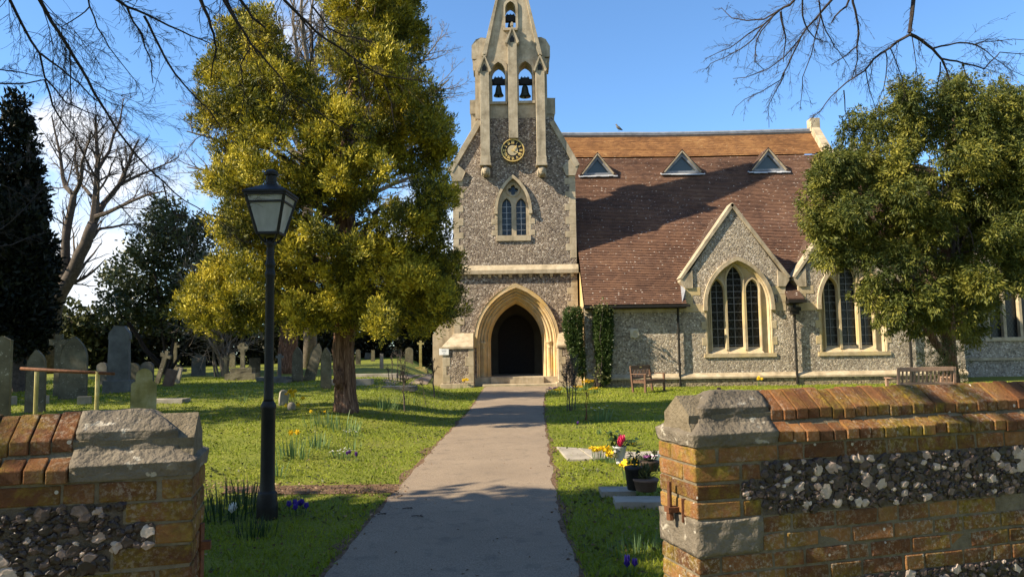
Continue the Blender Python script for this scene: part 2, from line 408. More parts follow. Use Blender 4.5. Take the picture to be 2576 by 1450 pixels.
MT['dark_leaf'] = foliage('dark_strap_leaves', ((0,(.012,.03,.01)),(1,(.05,.085,.03))), .2, .5)
MT['yellow'] = foliage('yellow_petals', ((0,(.65,.42,.01)),(1,(.85,.62,.03))), .3)
MT['purple'] = foliage('purple_petals', ((0,(.09,.03,.16)),(1,(.20,.08,.36))), .25)
MT['violet'] = foliage('violet_petals', ((0,(.035,.02,.20)),(1,(.10,.06,.40))), .25)
MT['pink'] = foliage('pink_petals', ((0,(.55,.02,.10)),(1,(.80,.10,.22))), .25)
MT['petal_white'] = foliage('white_petals', ((0,(.65,.65,.6)),(1,(.82,.82,.78))), .25)
MT['mauve'] = foliage('mauve_leaves', ((0,(.30,.08,.26)),(1,(.55,.22,.48))), .25)
MT['litter'] = foliage('dead_leaves', ((0,(.05,.028,.014)),(.6,(.16,.095,.05)),(1,(.36,.26,.17))), .1)
MT['glass'] = None
def glass_mat(name, col, rough, lead=0.0, cell=.16):
    m, nt, b, out = newmat(name); g = N(nt)
    p = g.pos(1, 1, .62); x, z = g.sep(p, 0), g.sep(p, 2)
    c = col
    if lead:
        def grid(v): return g.m('LESS_THAN', g.m('ABSOLUTE', g.m('SUBTRACT', g.m('FRACT', g.m('DIVIDE', v, cell)), .5)), .075)
        a = g.m('MAXIMUM', grid(g.m('ADD', x, z)), grid(g.m('SUBTRACT', x, z)))
        tint_ = g.ramp(g.noise(g.pos(), 2.2, 2), ((.3,(col[0]*.6,col[1]*.6,col[2]*.6)),(.7,(col[0]*1.5,col[1]*1.5,col[2]*1.5))))
        c = g.mix(a, tint_, (lead, lead, lead*.95))
    g.put(b.inputs['Base Color'], c); b.inputs['Roughness'].default_value = rough; b.inputs['Specular IOR Level'].default_value = .35
    return m
MT['glass'] = glass_mat('leaded_glass', (.007,.0075,.008), .3, .035)
MT['glass_blue'] = glass_mat('tower_glass', (.018,.022,.030), .2, .05, .2)
MT['glass_dormer'] = glass_mat('dormer_glass', (.07,.085,.09), .12)
def tile_mat(name, stops, spots, spotamt, orange=None):
    m, nt, b, out = newmat(name); g = N(nt)
    p = g.pos(); br = g.n('ShaderNodeTexBrick')
    x, t = g.sep(p, 0), g.tone()
    cmb = g.n('ShaderNodeCombineXYZ'); g.put(cmb.inputs[0], x); g.put(cmb.inputs[1], g.m('MULTIPLY', t, 300.0*.1))
    br.inputs['Scale'].default_value = 1.0; br.inputs['Brick Width'].default_value = .17; br.inputs['Row Height'].default_value = .1
    br.inputs['Mortar Size'].default_value = .004; br.inputs['Color1'].default_value = (0,0,0,1); br.inputs['Color2'].default_value = (1,1,1,1)
    br.inputs['Mortar'].default_value = (0,0,0,1); br.offset = .5
    g.put(br.inputs['Vector'], cmb.outputs[0])
    wn_ = g.n('ShaderNodeTexWhiteNoise', noise_dimensions='2D')
    cc = g.n('ShaderNodeCombineXYZ'); g.put(cc.inputs[0], g.m('FLOOR', g.m('ADD', g.m('DIVIDE', x, .17), g.m('MULTIPLY', g.m('FRACT', g.m('MULTIPLY', t, 150.0)), 1.0)))); g.put(cc.inputs[1], t)
    g.put(wn_.inputs['Vector'], cc.outputs[0])
    f = g.m('ADD', g.m('MULTIPLY', wn_.outputs['Value'], .4), g.m('MULTIPLY', g.rng(g.noise(p, .55, 5, .6), .3, .7), .6))
    c = g.ramp(f, stops)
    c = g.mix(g.m('MULTIPLY', br.outputs['Fac'], .6), c, (.01,.007,.005))
    sp = g.m('MULTIPLY', g.m('LESS_THAN', g.vor(g.pos(1, 1.4, 1.4), 5.5, 'F1', 'Distance'), .17), g.m('GREATER_THAN', g.sep(g.vor(g.pos(1, 1.4, 1.4), 5.5, 'F1', 'Color'), 0), 1-spotamt))
    sp2 = g.m('MULTIPLY', g.rng(g.noise(p, 26, 3), .62, .68), g.rng(g.noise(p, .45, 3), .45, .62))
    c = g.mix(g.m('MAXIMUM', sp, g.m('MULTIPLY', sp2, .55)), c, spots)
    g.put(b.inputs['Base Color'], c); b.inputs['Roughness'].default_value = .85
    return m
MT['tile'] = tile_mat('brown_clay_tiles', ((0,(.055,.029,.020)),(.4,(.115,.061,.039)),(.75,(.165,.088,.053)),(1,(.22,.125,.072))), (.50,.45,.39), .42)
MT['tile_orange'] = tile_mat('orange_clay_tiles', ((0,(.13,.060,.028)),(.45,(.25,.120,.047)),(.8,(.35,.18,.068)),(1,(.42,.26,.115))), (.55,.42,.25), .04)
def brick_mat():
    m, nt, b, out = newmat('old_soft_bricks'); g = N(nt); p = g.pos()
    n1 = g.noise(p, 16, 9, .72)
    t = g.m('ADD', g.m('MULTIPLY', g.tone(), .7), g.m('MULTIPLY', g.rng(n1, .3, .7), .3))
    c = g.ramp(t, ((0,(.075,.032,.017)),(.35,(.155,.064,.027)),(.6,(.25,.112,.042)),(.82,(.33,.165,.058)),(1,(.38,.24,.11))))
    dirt = g.rng(g.noise(p, 5.5, 8, .7), .44, .68)
    c = g.mix(g.m('MULTIPLY', dirt, .6), c, (.055,.040,.022))
    moss = g.m('MULTIPLY', g.rng(g.noise(p, 8, 9, .75), .44, .60), g.rng(g.noise(p, 2.3, 4), .36, .56))
    c = g.mix(g.m('MULTIPLY', moss, .9), c, g.ramp(g.noise(p, 42, 5), ((.3,(.075,.055,.008)),(.55,(.20,.148,.018)),(.75,(.33,.245,.035)))))
    low = g.rng(g.sep(p, 2), .86, .76)
    th = g.m('SUBTRACT', g.rng(g.noise(p, 3.4, 5), .40, .62), .0)
    pale = g.m('MULTIPLY', g.rng(g.noise(p, 52, 7, .75), .50, .60), g.m('MAXIMUM', g.m('MULTIPLY', th, .75), g.m('MULTIPLY', low, g.rng(g.noise(p, 6, 4), .36, .55))))
    c = g.mix(g.m('MULTIPLY', pale, .78), c, (.36,.30,.225))
    sp = g.m('MULTIPLY', g.m('LESS_THAN', g.vor(p, 21), .16), g.m('GREATER_THAN', g.sep(g.vor(p, 21, 'F1', 'Color'), 0), .82))
    c = g.mix(g.m('MULTIPLY', sp, .8), c, (.55,.52,.45))
    g.put(b.inputs['Base Color'], c); b.inputs['Roughness'].default_value = .92; b.inputs['Specular IOR Level'].default_value = .15
    g.bump(g.m('ADD', n1, g.m('MULTIPLY', g.noise(p, 85, 6, .7), .8)), 1.0, .016, b); return m
MT['brick'] = brick_mat()
MT['mortar'] = mottled('lime_mortar', ((0,(.085,.068,.042)),(1,(.20,.165,.11))), 12, .95, bump=.6, bscale=80)
MT['mortar_dark'] = mottled('dirty_mortar', ((0,(.035,.028,.021)),(1,(.12,.095,.07))), 14, .95, bump=.8, bscale=60)
def stone_flint_mat():
    m, nt, b, out = newmat('knapped_flints'); g = N(nt); p = g.pos()
    t = g.m('ADD', g.m('MULTIPLY', g.tone(), .85), g.m('MULTIPLY', g.rng(g.noise(p, 30, 6, .7), .3, .7), .15))
    c = g.ramp(t, ((0,(.012,.008,.007)),(.35,(.040,.027,.023)),(.6,(.105,.072,.058)),(.75,(.25,.185,.15)),(1,(.54,.45,.37))))
    g.put(b.inputs['Base Color'], c); g.put(b.inputs['Roughness'], g.rng(t, .2, .8, .42, .85)); b.inputs['Specular IOR Level'].default_value = .35
    g.bump(g.noise(p, 45, 5), .5, .01, b); return m
MT['flint_stone'] = stone_flint_mat()
def path_mat():
    m, nt, b, out = newmat('worn_asphalt'); g = N(nt); p = g.pos()
    c = g.ramp(g.rng(g.noise(p, .9, 6, .65), .3, .7), ((0,(.150,.108,.070)),(1,(.245,.184,.122))))
    c = g.mix(.45, c, g.ramp(g.noise(p, 95, 3, .7), ((.35,(.07,.058,.045)),(.65,(.38,.31,.23)))))
    st = g.m('MULTIPLY', g.rng(g.vor(p, 14), .05, .03), g.m('GREATER_THAN', g.sep(g.vor(p, 14, 'F1', 'Color'), 0), .9))
    c = g.mix(st, c, (.40,.36,.30))
    crack = g.m('MULTIPLY', g.rng(g.noise(p, 4, 9, .75), .54, .64), .5)
    c = g.mix(crack, c, (.09,.075,.06))
    g.put(b.inputs['Base Color'], c); b.inputs['Roughness'].default_value = .9
    g.bump(g.noise(p, 110, 3), .5, .006, b); return m
MT['path'] = path_mat()
def lawn_mat():
    m, nt, b, out = newmat('mossy_lawn'); g = N(nt); p = g.pos()
    f = g.noise(p, 1.3, 6, .65); f2 = g.noise(p, 38, 5, .7)
    c = g.ramp(g.rng(f, .3, .7), ((0,(.085,.110,.008)),(.5,(.150,.172,.011)),(1,(.22,.215,.018))))
    c = g.mix(.55, c, g.ramp(f2, ((.32,(.02,.03,.003)),(.5,(.12,.14,.010)),(.68,(.25,.25,.03)))), 'MIX')
    bare = g.m('MULTIPLY', g.rng(g.noise(p, .8, 5, .7), .55, .68), g.rng(g.noise(p, 16, 4), .42, .6))
    c = g.mix(g.m('MULTIPLY', bare, .6), c, (.15,.105,.05))
    g.put(b.inputs['Base Color'], c); b.inputs['Roughness'].default_value = .9
    g.bump(g.m('ADD', f2, g.m('MULTIPLY', g.noise(p, 9, 4), 2.0)), .8, .03, b); return m
MT['lawn'] = lawn_mat()
MT['soil'] = mottled('leaf_mould_soil', ((0,(.045,.026,.014)),(.5,(.12,.07,.038)),(1,(.22,.145,.085))), 18, .95, bump=.9, bscale=60)
MT['lamp_glass'] = None
def lamp_glass():
    m, nt, b, out = newmat('frosted_lamp_glass'); g = N(nt)
    g.put(b.inputs['Base Color'], g.ramp(g.noise(g.pos(3,3,1), 5, 4), ((.3,(.45,.46,.42)),(.7,(.78,.79,.74))))); b.inputs['Roughness'].default_value = .25
    tr = g.n('ShaderNodeBsdfTranslucent'); tr.inputs[0].default_value = (.7,.72,.68,1)
    tp = g.n('ShaderNodeBsdfTransparent')
    m1 = g.n('ShaderNodeMixShader'); m1.inputs[0].default_value = .45; m2 = g.n('ShaderNodeMixShader'); m2.inputs[0].default_value = .18
    nt.links.new(b.outputs[0], m1.inputs[1]); nt.links.new(tr.outputs[0], m1.inputs[2]); nt.links.new(m1.outputs[0], m2.inputs[1]); nt.links.new(tp.outputs[0], m2.inputs[2]); nt.links.new(m2.outputs[0], out.inputs[0])
    return m
MT['lamp_glass'] = lamp_glass()
# ================================================================== ground, path
def lawn():
    xs = sorted(set([round(v,3) for v in np.concatenate([np.arange(-14,14.01,.28), np.linspace(-60,-14,40), np.linspace(14,60,40), np.array([-400,-200,-110,110,200,400])])]))
    ys = sorted(set([round(v,3) for v in np.concatenate([np.arange(0,26,.28), np.linspace(26,70,60), np.array([-60,-20,-8,-3,90,130,250,500])])]))
    mb = MB(); nx = len(xs)
    for y in ys:
        for x in xs:
            mb.v.append((x, y, ground(x, min(y,120)) - (0.10*sm((3.2-y)/.6))))
    for j in range(len(ys)-1):
        for i in range(nx-1):
            a = j*nx+i; mb.f.append((a, a+1, a+1+nx, a+nx)); mb.t.append(.5)
    return tag(mb.build('grass_ground', MT['lawn'], smooth=True), kind='structure')
lawn()
L_ED = [(790,1475),(860,1400),(935,1305),(995,1240),(1062,1160),(1125,1093),(1175,1040),(1196,1012),(1208,990),(1222,971)]
R_ED = [(1475,1475),(1440,1400),(1412,1320),(1396,1240),(1384,1160),(1374,1093),(1367,1040),(1367,1012),(1370,990),(1408,971)]
PL = [G(*q) for q in L_ED]; PR = [G(*q) for q in R_ED]
def edge_x(pts, y):
    if y <= pts[0].y: return pts[0].x
    for a, b in zip(pts, pts[1:]):
        if a.y <= y <= b.y: return a.x + (b.x-a.x)*(y-a.y)/(b.y-a.y+1e-9)
    return pts[-1].x
def path():
    mb = MB(); rows = list(np.arange(1.0, 30.6, .12)); n = 9
    for y in rows:
        xl, xr = edge_x(PL, y), edge_x(PR, y)
        xl += .07*noise.noise(Vector((y*1.3, 0, 5))) + .03*noise.noise(Vector((y*6, 3, 5))); xr += .07*noise.noise(Vector((y*1.3, 9, 5))) + .03*noise.noise(Vector((y*6, 7, 5)))
        for i in range(n):
            x = xl + (xr-xl)*i/(n-1); mb.v.append((x, y, ground(x, y) + .022 - .012*abs(i-4)/4))
    for j in range(len(rows)-1):
        for i in range(n-1):
            a = j*n+i; mb.f.append((a, a+1, a+1+n, a+n)); mb.t.append(.5)
    tag(mb.build('asphalt_path', MT['path'], smooth=True), kind='structure')
    for pts, sgn in ((PL,-1),(PR,1)):                   # bare soil margin beside the path
        mb = MB()
        for y in rows:
            e = edge_x(pts, y); w = (.05 + .22*max(0, noise.noise(Vector((y*.9, sgn*4, 1)))) )*(1 if y < 24 else .5)
            for i, x in enumerate((e - sgn*.12, e + sgn*w*.5, e + sgn*(w + .06*noise.noise(Vector((y*7, sgn, 0)))))):
                mb.v.append((x, y, ground(x, y) + (.007 if i < 2 else .002)))
        for j in range(len(rows)-1):
            for i in range(2):
                a = j*3+i; mb.f.append((a, a+1, a+4, a+3)); mb.t.append(.5)
        tag(mb.build('soil_margin', MT['soil'], smooth=True), kind='structure')
path()
def patch(name, pix, mat, lift, sub=10):
    """flat strip of another ground surface through ground points"""
    a, b, c, d = [G(*q) for q in pix]; mb = MB()
    for j in range(sub+1):
        for i in range(sub+1):
            u, v = i/sub, j/sub
            p = (a*(1-u)+b*u)*(1-v) + (d*(1-u)+c*u)*v
            j_ = .09*noise.noise(p*3.0)
            mb.v.append((p.x+j_, p.y+j_, ground(p.x+j_, p.y+j_)+lift))
    for j in range(sub):
        for i in range(sub):
            q = j*(sub+1)+i; mb.f.append((q, q+1, q+sub+2, q+sub+1)); mb.t.append(.5)
    return tag(mb.build(name, mat, smooth=True), kind='structure')
patch('bare_soil_strip', ((560,1240),(1000,1240),(1010,1217),(560,1222)), MT['soil'], .006, 24)
patch('side_path', ((1035,967),(1075,967),(1090,940),(1010,940)), MT['path'], .02)
patch('side_path', ((960,951),(1090,945),(1095,938),(980,941)), MT['path'], .012)

# ================================================================== church
YT, YA = 31.4, 29.6                      # front of the tower, front of the aisle
church = thing('church', 'flint and limestone church with a bellcote tower and brown tiled roof', 'church', (0, YT, 0))
def T(x, y, Y=YT):
    p = P(x, y, Y); return (p.x, p.z)
def A(x, y, Y=YA):
    p = P(x, y, Y); return (p.x, p.z)
def arch(cx, zs, w, h, zb, n=12):
    """pointed arch outline: up the left jamb, over the point, down the right jamb"""
    Rr = (w*w+h*h)/(2*w); a0 = math.acos((Rr-w)/Rr); pts = [(cx-w, zb)] if zb is not None else []
    L = [(cx-w+Rr-Rr*math.cos(a0*i/n), zs+Rr*math.sin(a0*i/n)) for i in range(n+1)]
    L[-1] = (cx, zs+h)
    pts += L + [(2*cx-x, z) for x, z in L[-2::-1]]
    if zb is not None: pts.append((cx+w, zb))
    return pts
def ring(mb, outer, inner, y0, y1): return mb.plate([outer + inner[::-1]], y0, y1)
def cpart(mb, name, mat, **k): return mb.build(name, MT[mat], church, **k)

# ---- measures of the tower
XL, XR = -2.49, 2.80
SHL, SHR = T(1137,432)[1], T(1447,418)[1]        # gable shoulders
bel_l, bel_r = T(1196,305)[0], T(1378,305)[0]
zb0 = T(1290,297)[1]                             # where the belfry stone begins
dcx = (T(1233,900)[0]+T(1367,900)[0])/2
dzs = T(1298,858)[1]; SP = 1/58.9                # metres per pixel on the tower front
FLOOR = T(1300,947)[1]
def dA(wpx, hpx, zb): return arch(dcx, dzs, wpx*SP, hpx*SP, zb)
wcx, wzs = T(1291,529)[0], T(1291,529)[1]
wtop = 84*SP
wsill = T(1291,592)[1]
front = [(XL,0),(XR,0),(XR,SHR),(T(1392,316)[0],zb0),(T(1204,316)[0],zb0),(XL,SHL)]
door_hole = dA(100,135,.02)
win_hole = arch(wcx, wzs, 40*SP, 82*SP, wsill)
mb = MB(); mb.plate([front, door_hole, win_hole], YT, YT+.45)
mb.box(XL, XL+.4, YT+.45, YT+2.0, 0, SHL-.1); mb.box(XR-.4, XR, YT+.45, YT+2.0, 0, SHR-.1); mb.box(XL, XL+.4, YT+2.0, YT+4.2, 0, 4.9); mb.box(XR-.4, XR, YT+2.0, YT+4.2, 0, 4.9)
mb.box(XL+.4, XR-.4, YT+1.7, YT+2.0, 4.9, SHR-.1); mb.box(XL, XR, YT+4.2, YT+4.6, 0, 4.9)
cpart(mb, 'tower_wall', 'flint_tower')
# saddleback roof of the tower behind the front gable
mb = MB()
for sx, zx, x0 in ((1, SHR, XR+.05), (-1, SHL, XL-.05)):
    mb.hexa([(x0,YT+.4,zx-.12),(x0,YT+1.05,zx-.12),(.15,YT+1.05,SHR+2.62),(.15,YT+.4,SHR+2.62)], [(x0,YT+.4,zx),(x0,YT+1.05,zx),(.15,YT+1.05,SHR+2.76),(.15,YT+.4,SHR+2.76)])
mb.box(XL+.05, XR-.05, YT+.45, YT+1.98, SHR-.25, SHR-.05); 
cpart(mb, 'tower_roof', 'tile')
mb = MB(); mb.box(XL+.05, XR-.05, YT+2.0, YT+4.5, 4.91, 5.05); cpart(mb, 'porch_roof', 'lead_dark')
# porch inside
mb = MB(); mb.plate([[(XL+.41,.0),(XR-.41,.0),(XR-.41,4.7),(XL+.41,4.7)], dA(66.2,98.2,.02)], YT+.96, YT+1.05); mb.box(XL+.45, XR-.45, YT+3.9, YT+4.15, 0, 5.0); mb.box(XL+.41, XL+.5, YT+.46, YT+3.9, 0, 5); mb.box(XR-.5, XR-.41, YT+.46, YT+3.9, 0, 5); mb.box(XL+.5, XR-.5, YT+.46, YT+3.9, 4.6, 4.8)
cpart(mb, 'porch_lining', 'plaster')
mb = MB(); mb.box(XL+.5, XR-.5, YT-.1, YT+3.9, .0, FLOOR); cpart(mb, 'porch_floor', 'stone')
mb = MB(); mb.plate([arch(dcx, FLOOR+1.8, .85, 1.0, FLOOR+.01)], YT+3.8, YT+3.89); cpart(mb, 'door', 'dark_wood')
# gable copings
for (xa, za), (xb, zb_), x, z, s in (((XR+.10,SHR-.02),T(1386,306),XR,SHR,1),((XL-.10,SHL-.02),T(1208,306),XL,SHL,-1)):
    mb = MB()
    a, b = Vector((xa,0,za)), Vector((xb,0,zb_)); d = (b-a).normalized(); nrm = Vector((-d.z,0,d.x)) if xa < 0 else Vector((d.z,0,-d.x))
    if nrm.z < 0: nrm = -nrm
    q = [a - nrm*.10, b - nrm*.10, b + nrm*.14, a + nrm*.14]
    mb.add([(p.x, YT-.10, p.z) for p in q] + [(p.x, YT+.5, p.z) for p in q], [(0,1,2,3),(7,6,5,4),(0,4,5,1),(1,5,6,2),(2,6,7,3),(3,7,4,0)])
    q = [(x-s*.55,z-.02),(x-s*.38,z-.42),(x+s*.02,z-.42),(x+s*.13,z-.10),(x+s*.13,z+.05),(x-s*.15,z+.33)]
    mb.plate([q], YT-.08, YT+.5)
    cpart(mb, 'gable_coping', 'stone_belfry', bevel=.012)
# quoins
rng = random.Random(4)
mb = MB(); mq = MB(); mb_up = False
zz = .9; k = 0
while zz < SHR - .35:
    h = rng.uniform(.26, .33); w = .24 if k % 2 else .43
    if not (4.55 < zz+h and zz < 5.25):
        mb.box(XR-w-rng.uniform(0,.04), XR+.012, YT-.012, YT+.3, zz+.004, zz+h)
        mq.box(XL-.012, XL+w+rng.uniform(0,.04), YT-.012, YT+.3, zz+.004, zz+h)
    zz += h; k += 1
    if zz > 4.9 and mb.v and not mb_up:
        mb_up = True; cpart(mb, 'quoins', 'stone', bevel=.008); cpart(mq, 'quoins', 'stone', bevel=.008); mb = MB(); mq = MB()
cpart(mb, 'quoins', 'stone', bevel=.008); cpart(mq, 'quoins', 'stone', bevel=.008)
# string course on little corbels
sz0, sz1 = T(1300,689)[1], T(1300,667)[1]
mb = MB()
mb.add([(XL-.06,YT-.16,sz0),(XR+.06,YT-.16,sz0),(XR+.06,YT-.16,sz0+.17),(XL-.06,YT-.16,sz0+.17),(XL-.06,YT+.1,sz0),(XR+.06,YT+.1,sz0),(XR+.06,YT+.0,sz1+.02),(XL-.06,YT+.0,sz1+.02)],
       [(0,1,2,3),(3,2,6,7),(0,4,5,1),(1,5,6,2),(0,3,7,4)])
for i in range(12):
    x = XL + .22 + i*(XR-XL-.44)/11; mb.hexa([(x-.06,YT-.05,sz0-.14),(x+.06,YT-.05,sz0-.14),(x+.06,YT+.03,sz0-.14),(x-.06,YT+.03,sz0-.14)], [(x-.07,YT-.13,sz0-.003),(x+.07,YT-.13,sz0-.003),(x+.07,YT+.03,sz0-.003),(x-.07,YT+.03,sz0-.003)])
cpart(mb, 'string_course', 'stone', bevel=.01)
# buttresses either side of the arch
def buttress(x0, x1, xt0, xt1, yd, ztop, zw):
    m1 = MB(); m1.box(x0, x1, YT-yd, YT+.05, -.1, zw-.01)
    b = cpart(m1, 'buttress', 'flint_tower')
    m2 = MB(); m2.hexa([(x0-.05,YT-yd-.05,zw),(x1+.0,YT-yd-.05,zw),(x1+.0,YT+.04,zw),(x0-.05,YT+.04,zw)], [(x0-.05,YT-yd-.05,zw+.09),(x1,YT-yd-.05,zw+.09),(x1,YT+.04,zw+.09),(x0-.05,YT+.04,zw+.09)])
    m2.hexa([(x0-.05,YT-yd-.05,zw+.091),(x1,YT-yd-.05,zw+.091),(x1,YT+.04,zw+.091),(x0-.05,YT+.04,zw+.091)], [(xt0,YT-.06,ztop),(xt1,YT-.06,ztop),(xt1,YT+.04,ztop),(xt0,YT+.04,ztop)])
    r_ = random.Random(int(x0*100)); z = .22; k = 0
    while z < zw-.1:
        h = min(r_.uniform(.28,.38), zw-z-.004)
        m2.box(x1-(.20 if k%2 else .34), x1+.010, YT-yd-.010, YT+.02, z+.004, z+h); m2.box(x0-.010, x0+(.16 if k%2 else .30), YT-yd-.010, YT+.02, z+.004, z+h); z += h; k += 1
    m2.box(x0-.10, x1+.012, YT-yd-.10, YT+.02, -.1, .20)
    m2.build('dressings', MT['stone'], b, bevel=.01)
bx = lambda x, Y=YT-.75: P(x, 900, Y).x
zw = T(1150,877,YT-.8)[1]
buttress(bx(1114), bx(1191), T(1143,839)[0], T(1191,839)[0], .75, T(1150,838)[1], zw)
buttress(bx(1405), 2.82, T(1405,839)[0], 2.78, .75, T(1150,838)[1], zw)
mb = MB(); mb.hexa([(XL-.95,YT+.25,-.1),(XL,YT+.25,-.1),(XL,YT+1.1,-.1),(XL-.95,YT+1.1,-.1)], [(XL-.95,YT+.25,2.1),(XL,YT+.25,2.1),(XL,YT+1.1,2.1),(XL-.95,YT+1.1,2.1)])
mb.hexa([(XL-.95,YT+.25,2.101),(XL,YT+.25,2.101),(XL,YT+1.1,2.101),(XL-.95,YT+1.1,2.101)], [(XL-.95,YT+.25,2.25),(XL,YT+.25,3.6),(XL,YT+1.1,3.6),(XL-.95,YT+1.1,2.25)])
cpart(mb, 'buttress', 'stone')
# ---- entrance arch
mb = MB(); ring(mb, dA(107,145,dzs-.1), dA(99,135,dzs-.1), YT-.14, YT+.05)
for s in (-1, 1): mb.box(dcx+s*103*SP-.09, dcx+s*103*SP+.09, YT-.16, YT+.04, dzs-.24, dzs-.095)
cpart(mb, 'hood_mould', 'stone_door', bevel=.015)
def loft(m_, seq):
    """moulded surface through a row of outlines, each with its own depth"""
    for (a, ya), (b, yb_) in zip(seq, seq[1:]):
        n = len(a); m_.add([(x,ya,z) for x,z in a]+[(x,yb_,z) for x,z in b], [(i,i+1,n+i+1,n+i) for i in range(n-1)])
    return m_
mb = MB(); loft(mb, [(dA(w,h,.03), YT+y) for w, h, y in ((100,135,.0),(98,133,.04),(95.5,130,.035),(93.5,128,.11),(91,125.5,.20),(89.5,124,.16),(87.5,122,.155),(86,120.5,.20),(84,118.5,.30),(82,116.5,.27),(80,114.5,.27),(78.5,113,.33),(76,110,.46),(73.5,107,.44),(71.5,105,.50),(66,98,.74),(66,98,1.0))])
cpart(mb, 'arch_orders', 'stone_door')
for s in (-1, 1):
    mb = MB(); cx_ = dcx + s*84*SP; y_ = YT+.24
    mb.lathe([(.13,.28),(.13,.36),(.10,.40),(.12,.44),(.085,.50),(.078,.55),(.078,dzs-.30),(.10,dzs-.28),(.085,dzs-.25),(.10,dzs-.16),(.145,dzs-.08),(.16,dzs-.05),(.16,dzs)], (cx_,y_,0), 14)
    cpart(mb, 'column', 'stone_door', smooth=True)
mb = MB(); mb.box(T(1216,965)[0], T(1417,965)[0], YT-.72, YT+.2, 0.0, .15); cpart(mb, 'step', 'stone', bevel=.015)
mb = MB(); mb.box(T(1236,965)[0], T(1368,965)[0], YT-.30, YT+.3, .151, FLOOR+.01); cpart(mb, 'step', 'stone', bevel=.015)
# ---- two-light window of the tower
mb = MB(); ring(mb, arch(wcx,wzs,47*SP,91*SP,wzs-.02), arch(wcx,wzs,40*SP,82*SP,wzs-.02), YT-.12, YT+.05)
for s in (-1, 1): mb.box(wcx+s*44*SP-.075, wcx+s*44*SP+.075, YT-.14, YT+.04, wzs-.16, wzs-.015)
wnd = cpart(mb, 'tower_window', 'stone', bevel=.01)
l1, l2, r1, r2 = (T(v,560)[0] for v in (1263,1287,1299,1324))
zsp, zbt = T(1290,517)[1], T(1290,591)[1]+.01
def light(x0, x1, zs, h, zb): return arch((x0+x1)/2, zs, (x1-x0)/2, h, zb, 7)
q0 = T(1290.5,476)
def quat_r(a):
    f_ = (a + math.pi/4) % (math.pi/2) - math.pi/4
    return .125*math.cos(f_) + math.sqrt(max(0, .095**2 - (.125*math.sin(f_))**2))
quat = [(q0[0] + quat_r(a)*math.cos(a), q0[1] + quat_r(a)*math.sin(a)) for a in [2*math.pi*i/64 for i in range(64)]]
mb = MB(); mb.plate([arch(wcx,wzs,40*SP,82*SP,wsill), light(l1,l2,zsp,.36,zbt), light(r1,r2,zsp,.36,zbt), quat], YT+.13, YT+.30)
mb.build('tracery', MT['stone'], wnd, bevel=.012)
mb = MB()
circ = lambda r_: [(q0[0]+r_*math.cos(2*math.pi*i/40), q0[1]+r_*math.sin(2*math.pi*i/40)) for i in range(40)]
mb.plate([circ(.30), circ(.245)], YT+.09, YT+.135); mb.build('quatrefoil_ring', MT['stone'], wnd)
mb = MB(); mb.box(wcx-.75, wcx+.75, YT-.06, YT+.3, wsill-.24, wsill-.002)
z = wsill; k = 0
while z < wzs-.3:
    w = .10 if k % 2 else .26
    for s in (-1, 1):
        x0, x1 = sorted((wcx+s*40*SP, wcx+s*(40*SP+w))); mb.box(x0, x1, YT-.013, YT+.2, z+.003, z+.24)
    z += .245; k += 1
mb.build('window_dressings', MT['stone'], wnd, bevel=.008)
mb = MB(); mb.box(wcx-.7, wcx+.7, YT+.33, YT+.36, wsill, wzs+1.5); mb.build('glass', MT['glass_blue'], wnd)
mb = MB()
for x0, x1 in ((l1,l2),(r1,r2)):
    mb.box((x0+x1)/2-.012, (x0+x1)/2+.012, YT+.30, YT+.325, zbt, zsp+.3)
    for i in range(1, 6): mb.box(x0, x1, YT+.302, YT+.323, zbt+i*.255-.011, zbt+i*.255+.011)
mb.build('glazing_bars', MT['lead'], wnd)

# ---- bellcote
BD = .85                                          # thickness of the bellcote wall
sp_l0, sp_r0 = T(1212,143), T(1364,140)
apex = T(1287,-168)
zc = T(1287,150)[1]
out = [(bel_l,zb0),(bel_r,zb0),(bel_r,zc),(sp_r0[0],sp_r0[1]),apex,(sp_l0[0],sp_l0[1]),(bel_l,zc)]
def bel_arch(x0, x1, ysp, yap, ybot):
    xa, z1 = T(x0,ysp); xb, _ = T(x1,ysp); _, za = T(x0,yap); _, zb_ = T(x0,ybot)
    return light(xa, xb, z1, za-z1, zb_)
holes = [bel_arch(1237,1270.5,180,157,257), bel_arch(1304.5,1339,178,155,255), bel_arch(1270.5,1297,22,4,71)]
mb = MB(); mb.plate([out]+holes, YT+.02, YT+BD)
bel = cpart(mb, 'bellcote', 'stone_belfry')
# back buttressing of the bellcote and its side shoulders
for s in (-1, 1):
    mb = MB()
    f = lambda x, y: T(x, y)
    if s < 0: q = [(1187,145),(1187,112),(1197,97),(1210,92.5),(1223,94),(1223,145)]
    else: q = [(1384,140),(1384,113),(1373,95),(1362,90),(1350,91),(1350,141)]
    mb.plate([[T(*v) for v in q]], YT+.12, YT+BD+.25)
    q2 = [(1190,172),(1190,146),(1215,146),(1200,172)] if s < 0 else [(1382,166),(1382,141),(1355,141),(1372,166)]
    mb.plate([[T(*v) for v in q2]], YT+.2, YT+BD+.15)
    mb.build('shoulder_stone', MT['stone_belfry'], bel, bevel=.02)
for q, q2 in (([(1182,281),(1182,248),(1201,246),(1201,281)], [(1185,345),(1185,281.3),(1200,281.3),(1200,345)]), ([(1378,281),(1378,242),(1397,242),(1397,281)], [(1379,340),(1379,281.3),(1394.5,281.3),(1394.5,340)])):
    mb = MB(); mb.plate([[T(*v) for v in q]], YT+.25, YT+BD+.3); mb.plate([[T(*v) for v in q2]], YT+.3, YT+BD+.2)
    mb.build('side_pier', MT['stone_belfry'], bel, bevel=.015)
